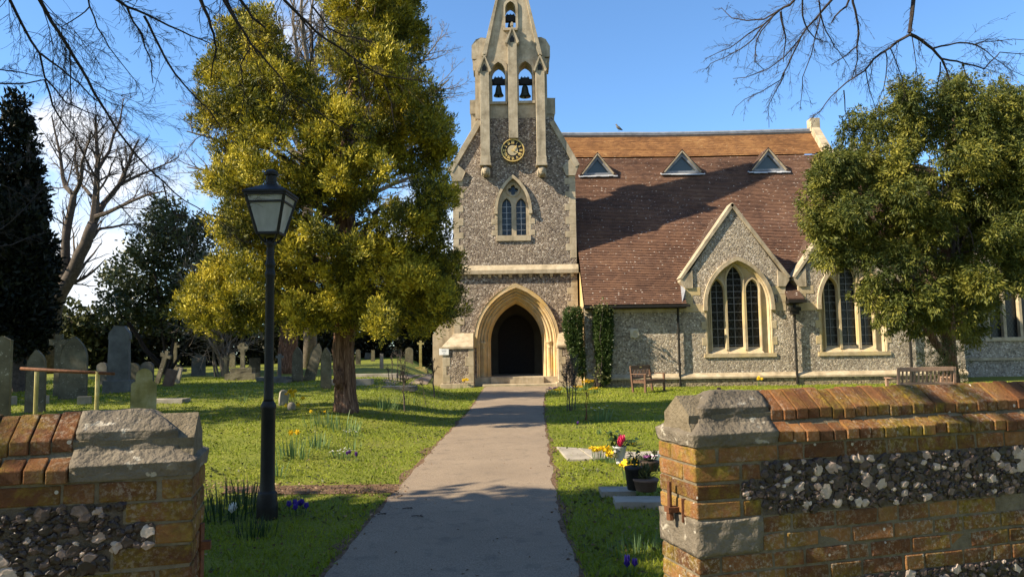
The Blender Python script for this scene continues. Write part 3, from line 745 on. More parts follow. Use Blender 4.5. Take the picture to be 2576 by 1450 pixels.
# raised edges of the spire and mouldings round the openings
mb = MB()
for (x, z), s in ((sp_l0,-1),(sp_r0,1)):
    a, b = Vector((x,0,z)), Vector((apex[0],0,apex[1]))
    a2, b2 = a + Vector((-s*.20,0,0)), b
    q = [a, b, a2] if s > 0 else [a, a2, b]
    mb.plate([[(p.x,p.z) for p in q]], YT-.08, YT+BD+.08)
for h, g_ in zip(holes, (.10,.10,.09)):
    cxh = (h[0][0]+h[-1][0])/2
    o_ = [(x+(g_ if x > cxh+1e-4 else -g_ if x < cxh-1e-4 else 0), z + (g_*1.3 if i not in (0, len(h)-1) and z > h[1][1]+.05 else 0)) for i, (x, z) in enumerate(h)]
    ring(mb, o_, h, YT-.035, YT+.06)
for x0, x1, y in ((1231,1276,257),(1299,1346,255),(1266,1302,72)):
    (xa, z), (xb, _) = T(x0,y), T(x1,y); mb.box(xa, xb, YT-.10, YT+BD+.06, z-.12, z-.002)
mb.build('mouldings', MT['stone_belfry'], bel, bevel=.012)
# three pilasters with gablets, carved heads under the outer two
def pilaster(x0, x1, ytop, ypk, ybot, head=True, pd=.38):
    m1 = MB(); (xa, zt), (xb, _), (_, zb_) = T(x0,ytop), T(x1,ytop), T(x0,ybot); (_, zp) = T(x0,ypk)
    cx_ = (xa+xb)/2; hw = (xb-xa)/2
    m1.box(xa, xb, YT-pd, YT+.1, zb_, zt)
    if head:
        zq = zb_ + .30; m1.box(xa-.05, xb+.05, YT-pd-.05, YT+.1, zb_-.10, zb_-.002); m1.box(xa-.02, xb+.02, YT-pd-.02, YT+.1, zb_, zq)
    z2 = zt + (zp-zt)*.45
    m1.plate([[(xa,zt),(xb,zt),(xb+.02,z2-.12),(cx_,zp-.06),(xa-.02,z2-.12)]], YT-pd+.015, YT+.1)
    o = m1.build('pilaster', MT['stone_belfry'], bel, bevel=.012)
    m2 = MB()
    for s in (-1, 1):
        m2.plate([[(cx_,zp+.05),(cx_+s*(hw+.10),z2-.28),(cx_+s*(hw+.03),z2-.34),(cx_,zp-.10)]], YT-pd-.07, YT+.1)
    m2.plate([[(cx_-.05,zp+.02),(cx_+.05,zp+.02),(cx_+.07,zp+.12),(cx_,zp+.2),(cx_-.07,zp+.12)]], YT-pd-.09, YT-pd+.06)
    m2.build('gablet', MT['stone_belfry'], o)
    m3 = MB(); zn = z2-.17
    m3.plate([[(cx_-.10,zn-.10),(cx_+.10,zn-.10),(cx_+.10,zn+.05),(cx_,zn+.22),(cx_-.10,zn+.05)]], YT-pd-.004, YT-pd+.05); m3.build('niche_shade', MT['black'], o)  # flat black plate; the shade inside a niche is put in as colour
    if head:
        m4 = MB(); c = Vector((cx_, YT-.26, zb_-.33))
        m4.ball(c, (.15,.17,.20), 3, amp=.06, sc=2.2); m4.ball(c+Vector((0,.02,.06)), (.19,.17,.17), 2, amp=.15, sc=4)
        m4.ball(c+Vector((0,-.165,-.02)), (.025,.04,.055), 1); m4.ball(c+Vector((0,-.14,-.105)), (.06,.03,.018), 1)
        for s in (-1, 1): m4.ball(c+Vector((s*.06,-.135,.035)), (.034,.02,.02), 1); m4.ball(c+Vector((s*.15,-.01,-.06)), (.05,.08,.17), 2, amp=.2, sc=4)
        m4.box(cx_-.12, cx_+.12, YT-.16, YT+.05, zb_-.52, zb_-.12)
        m4.build('carved_head', MT['stone_belfry'], o, smooth=True)
pilaster(1208,1231,191,148,416)
pilaster(1346.5,1369,187,148,416)
pilaster(1277,1300,117,75,352,False,.30)
# ---- clock
ccx, ccz = T(1290,380.5); CR = .50
ck = MB().lathe([(CR*.97,0),(CR*.97,.05)], (0,0,0), 48).xf(Matrix.Translation((ccx,YT-.10,ccz)) @ Matrix.Rotation(rad(90),4,'X'))
ck = cpart(ck, 'clock', 'black')
def ringplate(r0, r1, y0, y1, n=48):
    return MB().plate([[(ccx+r0*math.cos(2*math.pi*i/n), ccz+r0*math.sin(2*math.pi*i/n)) for i in range(n)], [(ccx+r1*math.cos(2*math.pi*i/n), ccz+r1*math.sin(2*math.pi*i/n)) for i in range(n)]], y0, y1)
ringplate(CR*1.0, CR*.93, YT-.20, YT-.09).build('clock_rim', MT['gold'], ck)
mb = MB().plate([[(ccx+CR*.45*math.cos(2*math.pi*i/36), ccz+CR*.45*math.sin(2*math.pi*i/36)) for i in range(36)]], YT-.165, YT-.149); mb.build('clock_centre', MT['clock_face'], ck)
mb = MB()
def stroke(m_, ang, pts, th=.016):
    """strokes of a numeral, u across and v outward, stood radially on the dial"""
    ux, uz = math.cos(ang), -math.sin(ang); vx, vz = math.sin(ang), math.cos(ang)
    for (u0, v0), (u1, v1) in pts:
        a = Vector((ccx+ux*u0+vx*v0, YT-.162, ccz+uz*u0+vz*v0)); b = Vector((ccx+ux*u1+vx*v1, YT-.162, ccz+uz*u1+vz*v1)); m_.bar(a, b, th, .02, (0,1,0))
v0, v1 = CR*.58, CR*.84
glyph = {'I': [((0,v0),(0,v1))], 'V': [((-.03,v1),(0,v0)),((0,v0),(.03,v1))], 'X': [((-.03,v1),(.03,v0)),((-.03,v0),(.03,v1))]}
for h_, s in enumerate(('XII','I','II','III','IIII','V','VI','VII','VIII','IX','X','XI')):
    ws = [.034 if c == 'I' else .07 for c in s]; x = -sum(ws)/2
    for c, w in zip(s, ws):
        stroke(mb, rad(30*h_), [((a+x+w/2,b),(c_+x+w/2,d)) for (a,b),(c_,d) in glyph[c]], .022); x += w
for i in range(60):
    a = rad(6*i); stroke(mb, a, [((0,CR*.88),(0,CR*.935))], .012)
mb.build('numerals', MT['gold'], ck)
for nm, ang, ln, w in (('hour_hand', 40, .27, .045), ('minute_hand', 120, .42, .036)):
    a = rad(ang); dx, dz = math.sin(a), math.cos(a); m_ = MB(); yy = YT-.19 if nm == 'hour_hand' else YT-.212
    m_.bar((ccx-dx*.06,yy,ccz-dz*.06), (ccx+dx*ln*.7,yy,ccz+dz*ln*.7), w*.7, .012, (0,1,0))
    c = Vector((ccx+dx*ln*.72,yy-.008,ccz+dz*ln*.72)); px_, pz_ = dz, -dx
    m_.plate([[(c.x+px_*w,c.z+pz_*w),(c.x+dx*ln*.3,c.z+dz*ln*.3),(c.x-px_*w,c.z-pz_*w),(c.x-dx*ln*.1,c.z-dz*ln*.1)]], yy-.008, yy+.006)
    m_.build(nm, MT['gold'], ck)

# ---- bells
def bell(px, py_top, py_bot, label, wpx):
    x, zt = T(px,py_top); _, zb_ = T(px,py_bot); r_ = wpx*SP/2; h = zt-zb_
    th = thing('church_bell', label, 'bell', (x, YT+.5, zb_), group='bells in the bellcote')
    m1 = MB().lathe([(r_*.98,0),(r_,.02*h),(r_*.97,.06*h),(r_*.80,.18*h),(r_*.66,.36*h),(r_*.58,.58*h),(r_*.52,.76*h),(r_*.42,.88*h),(r_*.15,.95*h),(r_*.12,1.0*h)], (x,YT+.5,zb_), 20)
    m1.build('bell_body', MT['bronze'], th, smooth=True)
    m2 = MB(); m2.box(x-.36, x+.36, YT+.42, YT+.58, zt+.06, zt+.24); m2.box(x-.20, x+.20, YT+.40, YT+.60, zt+.0, zt+.30)
    for dx in (-.14,0,.14): m2.box(x+dx-.02, x+dx+.02, YT+.46, YT+.54, zt+.3, zt+.37)
    m2.box(x-.37, x+.37, YT+.47, YT+.53, zt-.03, zt+.05)
    m2.build('headstock', MT['black'], th)
    MB().ball((x,YT+.5,zb_-.03), .05, 1).build('clapper', MT['iron'], th)
    m3 = MB().tube([(x+.30,YT+.5,zt),(x+.31,YT+.5,zb_-.4)], .007, 4); m3.build('bell_rope', MT['black'], th)
bell(1253.5, 203, 232, 'greenish church bell hanging in the left of the two lower bellcote openings', 27)
bell(1321, 203, 234, 'dark church bell hanging in the right of the two lower bellcote openings', 31)
bell(1284, 43, 67, 'topmost church bell hanging in the single opening of the spire', 24)
# ================================================================== aisle, roof, dormers
AX0, AX1 = 2.90, 18.1
PIT = rad(48); EZ = A(1600,768)[1]                    # eave height at the wall line
SA = 1.0/62.5                                          # metres per pixel on the aisle front
BAY = 4.575
gx0, gx1 = A(1722,700)[0], A(1974,700)[0]              # first gabled bay
gcx = A(1841,520)[0]; gpk = A(1841,522)[1]; gfz = A(1722,703)[1]
def lights3(off):
    o = off; out = []
    for x0, x1, ys, ya in ((1791,1823,732,702),(1830.5,1869,706,668),(1879,1911,730,702)):
        xa, z1 = A(x0,ys); xb, _ = A(x1,ys); _, za = A(x0,ya); out.append(light(xa+o, xb+o, z1, za-z1, A(x0,880)[1]))
    return out
awc = (A(1777,766)[0]+A(1938,766)[0])/2; aws = A(1850,768)[1]; awh = A(1850,655)[1]-aws; aww = (A(1938,766)[0]-A(1777,766)[0])/2; awb = A(1850,888)[1]
outl = [(AX0,-.1),(AX1,-.1),(AX1,EZ)]
bays = [0, BAY]
for o in bays[::-1]:
    outl += [(gx1+o, EZ), (gx1+o, gfz), (gcx+o, gpk), (gx0+o, gfz), (gx0+o, EZ)]
outl.append((AX0, EZ))
hol = [arch(awc+o, aws, aww, awh, awb) for o in bays]
mb = MB(); mb.plate([outl]+hol, YA, YA+.5)
mb.plate([[(0,0),(1,0),(1,1)]], YA+60, YA+60.1) if False else None
cpart(mb, 'aisle_wall', 'flint_aisle')
mb = MB(); ny = YA + (12.75-EZ)/math.tan(PIT)
mb.add([(AX0,YA+.01,-.1),(AX0,ny+3,-.1),(AX0,ny+.2,12.6),(AX0,YA+.2,EZ),(AX0+.4,YA+.01,-.1),(AX0+.4,ny+3,-.1),(AX0+.4,ny+.2,12.6),(AX0+.4,YA+.2,EZ)], [(0,1,2,3),(7,6,5,4),(0,3,7,4),(2,1,5,6)])
cpart(mb, 'west_gable_wall', 'stone_door')
# plinth
mb = MB(); pz1, pz0 = A(1850,938)[1], A(1850,950)[1]
mb.add([(AX0-.0,YA-.16,pz0),(AX1,YA-.16,pz0),(AX1,YA-.16,pz0+.07),(AX0,YA-.16,pz0+.07),(AX0,YA+.02,pz0),(AX1,YA+.02,pz0),(AX1,YA+.02,pz1+.05),(AX0,YA+.02,pz1+.05)], [(0,1,2,3),(3,2,6,7),(0,4,5,1),(0,3,7,4)])
cpart(mb, 'plinth_course', 'stone')
mb = MB(); mb.box(AX0, AX1, YA-.10, YA+.02, -.1, pz0-.003); cpart(mb, 'plinth', 'flint_low')
# main roof in stepped tile courses, with a gentle sag along the ridge
RX1 = P(2040,330,37.6).x
def tiles(name, mat, x0, x1, s0, s1, lift, seed, k0=0):
    """s: metres up the slope from the eave"""
    m_ = MB(); g_ = .105; n = int((s1-s0)/g_); nxs = 26; r_ = random.Random(seed)
    cs, sn = math.cos(PIT), math.sin(PIT); oy, oz = YA-.32, EZ+.02-.32*math.tan(PIT)*0
    def pt(x, s, up):
        sag = -.07*math.sin(math.pi*max(0,min(1,(x-2)/(RX1-2))))*(s/13.0) - .02*noise.noise(Vector((x*.5, s*.5, seed)))
        return (x, oy + s*cs - up*sn, oz + s*sn + up*cs + sag)
    for k in range(n):
        a, b = s0+k*g_, s0+(k+1)*g_+.012; j = r_.uniform(-.004,.004)
        base = len(m_.v)
        for i in range(nxs+1):
            x = x0+(x1-x0)*i/nxs
            w = .006*noise.noise(Vector((x*2.1, k*3.7, seed)))
            m_.v += [pt(x, a, lift+.0), pt(x, a+w*0, lift+.044+j+w), pt(x, b, lift+.010)]
        for i in range(nxs):
            q = base+3*i; m_.f += [(q,q+3,q+4,q+1),(q+1,q+4,q+5,q+2)]; m_.t += [(k+k0+.5)/300]*2
    return m_, pt
brk_s = None
Rb = P(1700,395,36.3); 
def slope_s(px, py):
    d = ray(px,py); n_ = Vector((0,-math.sin(PIT),math.cos(PIT))); o_ = Vector((0,YA-.32,EZ+.02)); t = (o_-CAM).dot(n_)/d.dot(n_); q = CAM + d*t
    return (q.y-(YA-.32))/math.cos(PIT), q
s_brk, _ = slope_s(1700,394); s_top, qtop = slope_s(1700,338)
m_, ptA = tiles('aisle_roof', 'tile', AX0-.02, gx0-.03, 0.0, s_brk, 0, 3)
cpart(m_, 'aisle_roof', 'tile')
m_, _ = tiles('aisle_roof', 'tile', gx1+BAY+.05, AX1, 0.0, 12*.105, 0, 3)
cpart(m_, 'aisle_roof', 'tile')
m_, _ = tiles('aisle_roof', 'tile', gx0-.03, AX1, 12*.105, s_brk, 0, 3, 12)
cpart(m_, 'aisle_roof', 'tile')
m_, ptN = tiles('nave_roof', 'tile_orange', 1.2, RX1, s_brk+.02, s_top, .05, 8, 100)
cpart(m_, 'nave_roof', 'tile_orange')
mb = MB()
for i in range(40):
    x0, x1 = 1.2+(RX1-1.2)*i/40, 1.2+(RX1-1.2)*(i+1)/40
    a0, a1 = Vector(ptN(x0,s_top,.10)), Vector(ptN(x1,s_top,.10)); mb.tube([a0+Vector((0,.05,.02)), a1+Vector((0,.05,.02))], .13, 8)
    mb.bar(a0+Vector((0,-.12,-.12)), a1+Vector((0,-.12,-.12)), .03, .16, (0,-.67,.74))
cpart(mb, 'ridge_capping', 'lead_dark')
# far slope of the nave and solid below, so that nothing shines through
mb = MB(); ry, rz = qtop.y+.05, qtop.z
mb.add([(1.2,ry,rz-.05),(RX1,ry,rz-.05),(RX1,ry+8,rz-9),(1.2,ry+8,rz-9)], [(0,1,2,3)]); cpart(mb, 'north_roof', 'tile')
mb = MB(); mb.add([(1.25,ry,rz-.1),(1.25,ry+8,rz-9.05),(1.25,ry+8,0),(1.25,YT+4.6,0),(1.25,YT+4.6,SHR)], [(0,1,2,3,4)]); mb.add([(1.25,YT+4.6,0),(AX0,YT+4.6,0),(AX0,YT+4.6,SHR+.3),(1.25,YT+4.6,SHR+.3)], [(0,1,2,3)])
cpart(mb, 'nave_west_wall', 'flint_tower')
# parapet gable at the east end
mb = MB()
for i in range(10):
    s0, s1 = s_top-4.2*(i+1)/10, s_top-4.2*i/10 + .0
    a, b = Vector(ptN(RX1+.18,s0,.0)), Vector(ptN(RX1+.18,s1,.0))
    mb.bar(a+Vector((0,0,.06)), b+Vector((0,0,.06)), .42, .62, (0,0,1))
e = Vector(ptN(RX1+.18,s_top,.1)); mb.box(e.x-.24, e.x+.24, e.y-.25, e.y+.3, e.z-.1, e.z+.62)
cpart(mb, 'east_parapet', 'stone', bevel=.02)
mb = MB(); mb.plate([[(RX1,0),(RX1+6,0),(RX1+6,rz-2.2),(RX1,rz-1.0)]], ry-.9, ry-.8); cpart(mb, 'chancel_roof', 'tile')
# dormers
def dormer(px, pk, bl, br, by):
    s, q = slope_s(px, by); y0 = q.y - .02
    cxd, zp = P(px,pk,y0).x, P(px,pk,y0).z; xl, xr = P(bl,by,y0).x, P(br,by,y0).x; zb_ = P(px,by,y0).z + .06
    cxd = (xl+xr)/2; dep = (zp-zb_)/math.tan(PIT) + .25
    m1 = MB(); m1.plate([[(xl,zb_),(xr,zb_),(cxd,zp)], [(xl+.20,zb_+.09),(cxd,zp-.22),(xr-.20,zb_+.09)]], y0-.06, y0+.04)
    d_ = cpart(m1, 'dormer', 'lead_dark')
    m2 = MB()
    for s_, xe in ((-1,xl),(1,xr)):
        a = [(xe+s_*.14,y0-.16,zb_-.03),(cxd,y0-.16,zp+.12),(cxd,y0+dep+.15,zp+.12),(xe+s_*.14,y0+.35,zb_-.03)]
        dn = Vector((0,0,-.10)); m2.hexa([Vector(v)+dn for v in a], a)
    m2.build('dormer_roof', MT['tile'], d_)
    m3 = MB().plate([[(xl+.14,zb_+.05),(xr-.14,zb_+.05),(cxd,zp-.15)]], y0+.05, y0+.07); m3.build('pane', MT['glass_dormer'], d_)
    m4 = MB(); r_ = random.Random(int(px)); n = 9; x0, x1 = xl-.16, xr+.18
    for i in range(n):
        a, b = x0+(x1-x0)*i/n, x0+(x1-x0)*(i+1)/n; dz = r_.uniform(-.02,.02)
        m4.hexa([(a,y0-.20,zb_-.13+dz),(b,y0-.20,zb_-.13+dz),(b,y0+.05,zb_-.03),(a,y0+.05,zb_-.03)], [(a,y0-.20,zb_-.09+dz),(b,y0-.20,zb_-.09+dz),(b,y0+.05,zb_+.03),(a,y0+.05,zb_+.03)])
    m4.build('lead_apron', MT['lead'], d_)
    m5 = MB()
    for s_, xe in ((-1,xl),(1,xr)):
        m5.bar((xe,y0-.12,zb_+.02), (cxd,y0-.12,zp+.02), .05, .10, (0,1,0))
    m5.build('bargeboard', MT['stone'], d_)
dormer(1502, 390, 1464, 1543, 443); dormer(1714, 383, 1670, 1762, 438); dormer(1931, 378, 1890, 1976, 433)
# gabled bays: copings, cross roofs, quoins, windows
for bi, o in enumerate(bays):
    m1 = MB()
    for s_ in (-1, 1):
        xe = (gx0 if s_ < 0 else gx1)+o
        a, b = Vector((xe+s_*.17,0,gfz+.02)), Vector((gcx+o,0,gpk+.16)); d = (b-a).normalized(); nr = Vector((-d.z,0,d.x)); nr = nr if nr.z > 0 else -nr
        q = [a-nr*.06, b-nr*.11, b+nr*.03+Vector((0,0,.02)), a+nr*.06]
        m1.add([(p.x,YA-.09,p.z) for p in q]+[(p.x,YA+.55,p.z) for p in q], [(0,1,2,3),(7,6,5,4),(0,4,5,1),(1,5,6,2),(2,6,7,3),(3,7,4,0)])
        m1.plate([[(xe-s_*.30,gfz-.34),(xe+s_*.0,gfz-.34),(xe+s_*.17,gfz-.08),(xe+s_*.17,gfz+.04),(xe-s_*.30,gfz+.34)]], YA-.06, YA+.5)
    cpart(m1, 'gable_coping', 'stone_belfry', bevel=.012)
    for s_ in (-1, 1):
        m2 = MB(); xe = (gx0 if s_ < 0 else gx1)+o; z = EZ-.55 if False else EZ-.30; k = 0
        while z < gfz-.42:
            w = .30 if k % 2 else .62
            x0, x1 = sorted((xe+s_*.012, xe-s_*w)); m2.box(x0, x1, YA-.012, YA+.2, z+.003, z+.33); z += .335; k += 1
        cpart(m2, 'bay_quoins', 'stone_win', bevel=.008)
    zb2 = gpk + .05; dep = (zb2-EZ)/math.tan(PIT)
    m3 = MB()
    for s_ in (-1, 1):
        xe = (gx0 if s_ < 0 else gx1)+o
        a = [(xe+s_*.12,YA+.4,gfz+.06),(gcx+o,YA+.4,zb2),(gcx+o,YA+dep+.3,zb2),(xe+s_*.12,YA+(gfz-EZ)/math.tan(PIT)+.2,gfz+.06)]
        m3.hexa([Vector(v)-Vector((0,0,.14)) for v in a], a)
        x0, x1 = sorted((xe, xe-s_*.3)); m3.box(x0, x1, YA+.5, YA+1.6, EZ, gfz)
    cpart(m3, 'bay_roof', 'tile')
    # window
    m4 = MB(); ring(m4, arch(awc+o,aws,aww+.13,awh+.15,aws-.02), arch(awc+o,aws,aww+.0,awh+.0,aws-.02), YA-.13, YA+.04)
    for s_ in (-1, 1): m4.box(awc+o+s_*(aww+.065)-.08, awc+o+s_*(aww+.065)+.08, YA-.15, YA+.04, aws-.20, aws-.015)
    wv = cpart(m4, 'aisle_window', 'stone', bevel=.012)
    m5 = MB(); m5.plate([arch(awc+o,aws,aww,awh,awb)]+lights3(o), YA+.16, YA+.30); m5.build('tracery', MT['stone_win'], wv, bevel=.012)
    m6 = MB(); loft(m6, [(arch(awc+o,aws,aww-q_,awh-q_*1.2,awb), YA+y_) for q_, y_ in ((0,0),(.02,.035),(.05,.03),(.07,.10),(.11,.165))])
    for lt in lights3(o):
        cxl = (lt[0][0]+lt[-1][0])/2
        big = [(cxl+(x-cxl)*1.24, z+(.09 if z > lt[1][1]+.02 else 0)) for x, z in lt]
        mid = [(cxl+(x-cxl)*1.08, z+(.03 if z > lt[1][1]+.02 else 0)) for x, z in lt]
        ring(m6, big, mid, YA+.08, YA+.165)
        xa, xb = lt[0][0], lt[-1][0]; m6.add([(xa-.10,YA+.04,awb-.06),(xb+.10,YA+.04,awb-.06),(xb-.02,YA+.28,awb+.26),(xa+.02,YA+.28,awb+.26),(xa-.10,YA+.04,awb+.005),(xb+.10,YA+.04,awb+.005)], [(4,5,2,3),(0,1,5,4)])
    m6.build('mullion_mouldings', MT['stone_win'], wv)
    m7 = MB(); m7.box(awc+o-aww-.16, awc+o+aww+.16, YA-.05, YA+.3, awb-.16, awb-.003); z = awb; k = 0
    while z < aws-.26:
        for s_ in (-1, 1):
            x0, x1 = sorted((awc+o+s_*aww, awc+o+s_*(aww+(.22 if k % 2 else .07)))); m7.box(x0, x1, YA-.013, YA+.2, z+.003, z+.32)
        z += .325; k += 1
    m7.build('window_dressings', MT['stone_win'], wv, bevel=.008)
    m8 = MB(); m8.box(awc+o-aww, awc+o+aww, YA+.33, YA+.36, awb, aws+awh); m8.build('glass', MT['glass'], wv)
    m9 = MB()
    for lt in lights3(o):
        xa, xb, zt = lt[0][0], lt[-1][0], max(z for _, z in lt); m9.box((xa+xb)/2-.010, (xa+xb)/2+.010, YA+.29, YA+.318, awb, zt)
        z = awb+.33
        while z < zt-.1: m9.box(xa, xb, YA+.292, YA+.316, z-.011, z+.011); z += .335 if z < aws else .25
    m9.build('glazing_bars', MT['lead_dark'], wv)
    # tiled chute, hopper and downpipe in the valley to the right of the bay
    vx0, vx1 = gx1+o+.02, gx0+o+BAY-.02; vc = (vx0+vx1)/2; zc_ = A(2000,750)[1]
    m10 = MB(); m10.hexa([(vx0-.08,YA-.45,zc_-.10),(vx1+.08,YA-.45,zc_-.10),(vx1,YA+.6,zc_+.55),(vx0,YA+.6,zc_+.55)], [(vx0-.08,YA-.45,zc_-.02),(vx1+.08,YA-.45,zc_-.02),(vx1,YA+.6,zc_+.75),(vx0,YA+.6,zc_+.75)])
    cpart(m10, 'valley_chute', 'tile')
    m11 = MB(); m11.box(vx0-.12, vx1+.12, YA-.56, YA-.43, zc_-.20, zc_-.08); m11.box(vx0-.04, vx1+.04, YA-.42, YA+.0, zc_-.22, zc_-.10); cpart(m11, 'valley_gutter', 'black')
    m12 = MB(); m12.box(vc-.20, vc+.20, YA-.36, YA-.04, zc_-.52, zc_-.36); m12.box(vc-.14, vc+.14, YA-.32, YA-.04, zc_-.66, zc_-.52); m12.tube([(vc,YA-.2,zc_-.22),(vc,YA-.2,zc_-.40)], .06, 8)
    m12.tube([(vc,YA-.2,zc_-.6),(vc,YA-.14,zc_-1.0),(vc,YA-.14,.05)], .052, 8)
    for z in (1.0, 2.0): m12.tube([(vc,YA-.14,z-.03),(vc,YA-.14,z+.03)], .07, 8)
    cpart(m12, 'downpipe', 'iron')
# eaves gutter of the first length of aisle, and its downpipe
mb = MB(); ge = gx0-.02
mb.box(AX0-.06, ge+.12, YA-.40, YA-.27, EZ-.10, EZ+.0); mb.box(AX0-.0, ge, YA-.26, YA+.0, EZ-.14, EZ-.03); cpart(mb, 'eaves_gutter', 'black')
mb = MB(); mb.box(AX0+.0, ge, YA-.05, YA+.02, EZ-.28, EZ-.141); cpart(mb, 'eaves_course', 'stone')
mb = MB(); dx_ = A(1704,800)[0]
mb.tube([(dx_-.02,YA-.30,EZ-.1),(dx_-.02,YA-.25,EZ-.22),(dx_,YA-.12,EZ-.42),(dx_,YA-.12,.04)], .05, 8)
for z in (.9, 1.9): mb.tube([(dx_,YA-.12,z-.03),(dx_,YA-.12,z+.03)], .066, 8)
cpart(mb, 'downpipe', 'iron')
mb = MB(); e = Vector((gx0-.06, YA-.2, EZ+.2)); mb.hexa([(gx0-.22,YA-.30,EZ+.02),(gx0-.01,YA-.10,EZ-.05),(gx0-.01,YA+.5,EZ+.4),(gx0-.25,YA+.5,EZ+.62)], [(gx0-.20,YA-.30,EZ+.07),(gx0-.0,YA-.08,EZ+.6),(gx0-.0,YA+.5,EZ+1.1),(gx0-.2,YA+.5,EZ+.70)]); cpart(mb, 'lead_flashing', 'lead_dark')
# round plaque with a cross
px_, pz_ = A(1597,838)
mb = MB(); mb.box(px_-.19, px_+.14, YA-.05, YA+.02, pz_-.16, pz_+.19); pq = cpart(mb, 'plaque', 'plaque', bevel=.008)
mb = MB(); mb.plate([[(px_+.155*math.cos(2*math.pi*i/28), pz_-.02+.155*math.sin(2*math.pi*i/28)) for i in range(28)],[(px_+.115*math.cos(2*math.pi*i/28), pz_-.02+.115*math.sin(2*math.pi*i/28)) for i in range(28)]], YA-.10, YA-.045)
for a, b in (((-.07,0),(.07,0)),((0,-.07),(0,.07))): mb.bar((px_+a[0],YA-.06,pz_-.02+a[1]), (px_+b[0],YA-.06,pz_-.02+b[1]), .03, .03, (0,1,0))
mb.build('plaque_cross', MT['plaque'], pq)
# vestry set back at the far right, in the shade of the aisle's end
VY = 34.2; VX0 = AX1-.2; wl0, wz0 = P(2487,848,VY).x, P(2487,848,VY).z; wz1 = P(2487,690,VY).z
mb = MB(); mb.plate([[(VX0,-.1),(VX0+9,-.1),(VX0+9,4.9),(VX0+5.2,9.2),(VX0+1.4,4.9),(VX0,4.9)], [(wl0,wz0),(wl0,wz1),(wl0+3.2,wz1),(wl0+3.2,wz0)]], VY, VY+.4)
vs = cpart(mb, 'vestry_wall', 'flint_aisle')
mb = MB()
for i_ in range(5): mb.box(wl0+i_*.765, wl0+i_*.765+.14, VY+.04, VY+.25, wz0, wz1)
mb.box(wl0-.2, wl0+3.4, VY-.08, VY+.2, wz0-.18, wz0-.003); mb.box(wl0-.2, wl0+3.4, VY-.05, VY+.2, wz1+.003, wz1+.2); mb.build('window_frame', MT['stone'], vs, bevel=.01)
mb = MB(); mb.box(wl0, wl0+3.2, VY+.28, VY+.3, wz0, wz1); mb.build('glass', MT['glass'], vs)
mb = MB(); mb.bar((VX0+1.2,VY+.1,4.75), (VX0+5.25,VY+.1,9.35), .6, .2, (0,0,1)); mb.build('vestry_coping', MT['stone'], vs)
mb = MB(); mb.box(VX0, VX0+9, VY-.08, VY+.02, .75, .88); mb.build('vestry_plinth', MT['stone'], vs)
mb = MB(); mb.box(AX1-.45, AX1-.02, YA+.5, VY, -.1, EZ); mb.add([(AX1-.01,YA+.02,EZ),(AX1-.01,ny+.2,12.5),(AX1-.01,ny+.2,EZ)], [(0,1,2)]); cpart(mb, 'east_end_wall', 'flint_aisle')
mb = MB(); mb.box(gx1+BAY+.1, AX1+.1, YA-.40, YA-.27, EZ-.10, EZ); mb.box(gx1+BAY+.1, AX1, YA-.26, YA, EZ-.14, EZ-.03); cpart(mb, 'eaves_gutter', 'black')
# white notice on the buttress
nx_, nz_ = P(1117,884,YT-.79).x, P(1117,884,YT-.79).z
nt_ = thing('notice_board', 'small white notice fixed to the left buttress of the church entrance', 'notice', (nx_, YT-.78, nz_))
MB().box(nx_-.20, nx_+.20, YT-.80, YT-.762, nz_-.135, nz_+.135).build('board', MT['white'], nt_, bevel=.006)
mb = MB()
for z, w in ((.05,.20),(.01,.16),(-.07,.10)): mb.box(nx_-w/2, nx_+w/2, YT-.803, YT-.80, nz_+z-.008, nz_+z+.008)
mb.build('faint_lettering', MT['lead_dark'], nt_)
# pigeon on the ridge
s_, q_ = slope_s(1557, 334)
pg = thing('pigeon', 'grey pigeon perched on the church roof ridge', 'bird', (q_.x, q_.y, q_.z+.12))
b = Vector((q_.x, q_.y, q_.z+.16))
mb = MB(); mb.tube([b+Vector((.20,0,-.02)), b+Vector((.10,0,.03)), b+Vector((0,0,.10)), b+Vector((-.08,0,.17)), b+Vector((-.10,0,.24)), b+Vector((-.12,0,.29)), b+Vector((-.16,0,.29)), b+Vector((-.20,0,.275))], [.02,.055,.085,.07,.042,.045,.02,.006], 8)
mb.tube([b+Vector((-.0,-.03,.04)), b+Vector((-.0,-.03,-.06))], .01, 4); mb.tube([b+Vector((-.0,.03,.04)), b+Vector((-.0,.03,-.06))], .01, 4)
mb.build('body', MT['grave_grey'], pg, smooth=True)
# ================================================================== street wall with its two gate piers
WA = math.atan(.28); WT = Vector((math.cos(WA), math.sin(WA), 0)); WN = Vector((-math.sin(WA), math.cos(WA), 0)); WO = Vector((0, 2.93, 0))
def WL(s, d, z): return WO + WT*s + WN*d + Vector((0,0,z))
def wbox(m_, s0, s1, d0, d1, z0, z1, tone=.5, j=None):
    q = [(s0,d0),(s1,d0),(s1,d1),(s0,d1)]
    if j is None: dv = [(0,0,0)]*8
    else: dv = [(j.uniform(-.003,.003), j.uniform(-.003,.003), j.uniform(-.003,.003)) for _ in range(8)]
    if WT.x*1 > 0 and s1 < s0: q = q[::-1]
    m_.hexa([WL(s+dv[i][0],d+dv[i][1],z0+dv[i][2]) for i,(s,d) in enumerate(q)], [WL(s+dv[i+4][0],d+dv[i+4][1],z1+dv[i+4][2]) for i,(s,d) in enumerate(q)], tone)
TH = .33
UP = [(.045,1.222),(.045,1.268),(.150,1.350),(.18,1.350),(.285,1.268),(.285,1.222)]
LO = [(-.006,1.132),(-.006,1.178),(.06,1.218),(.27,1.218),(.336,1.178),(.336,1.132)]
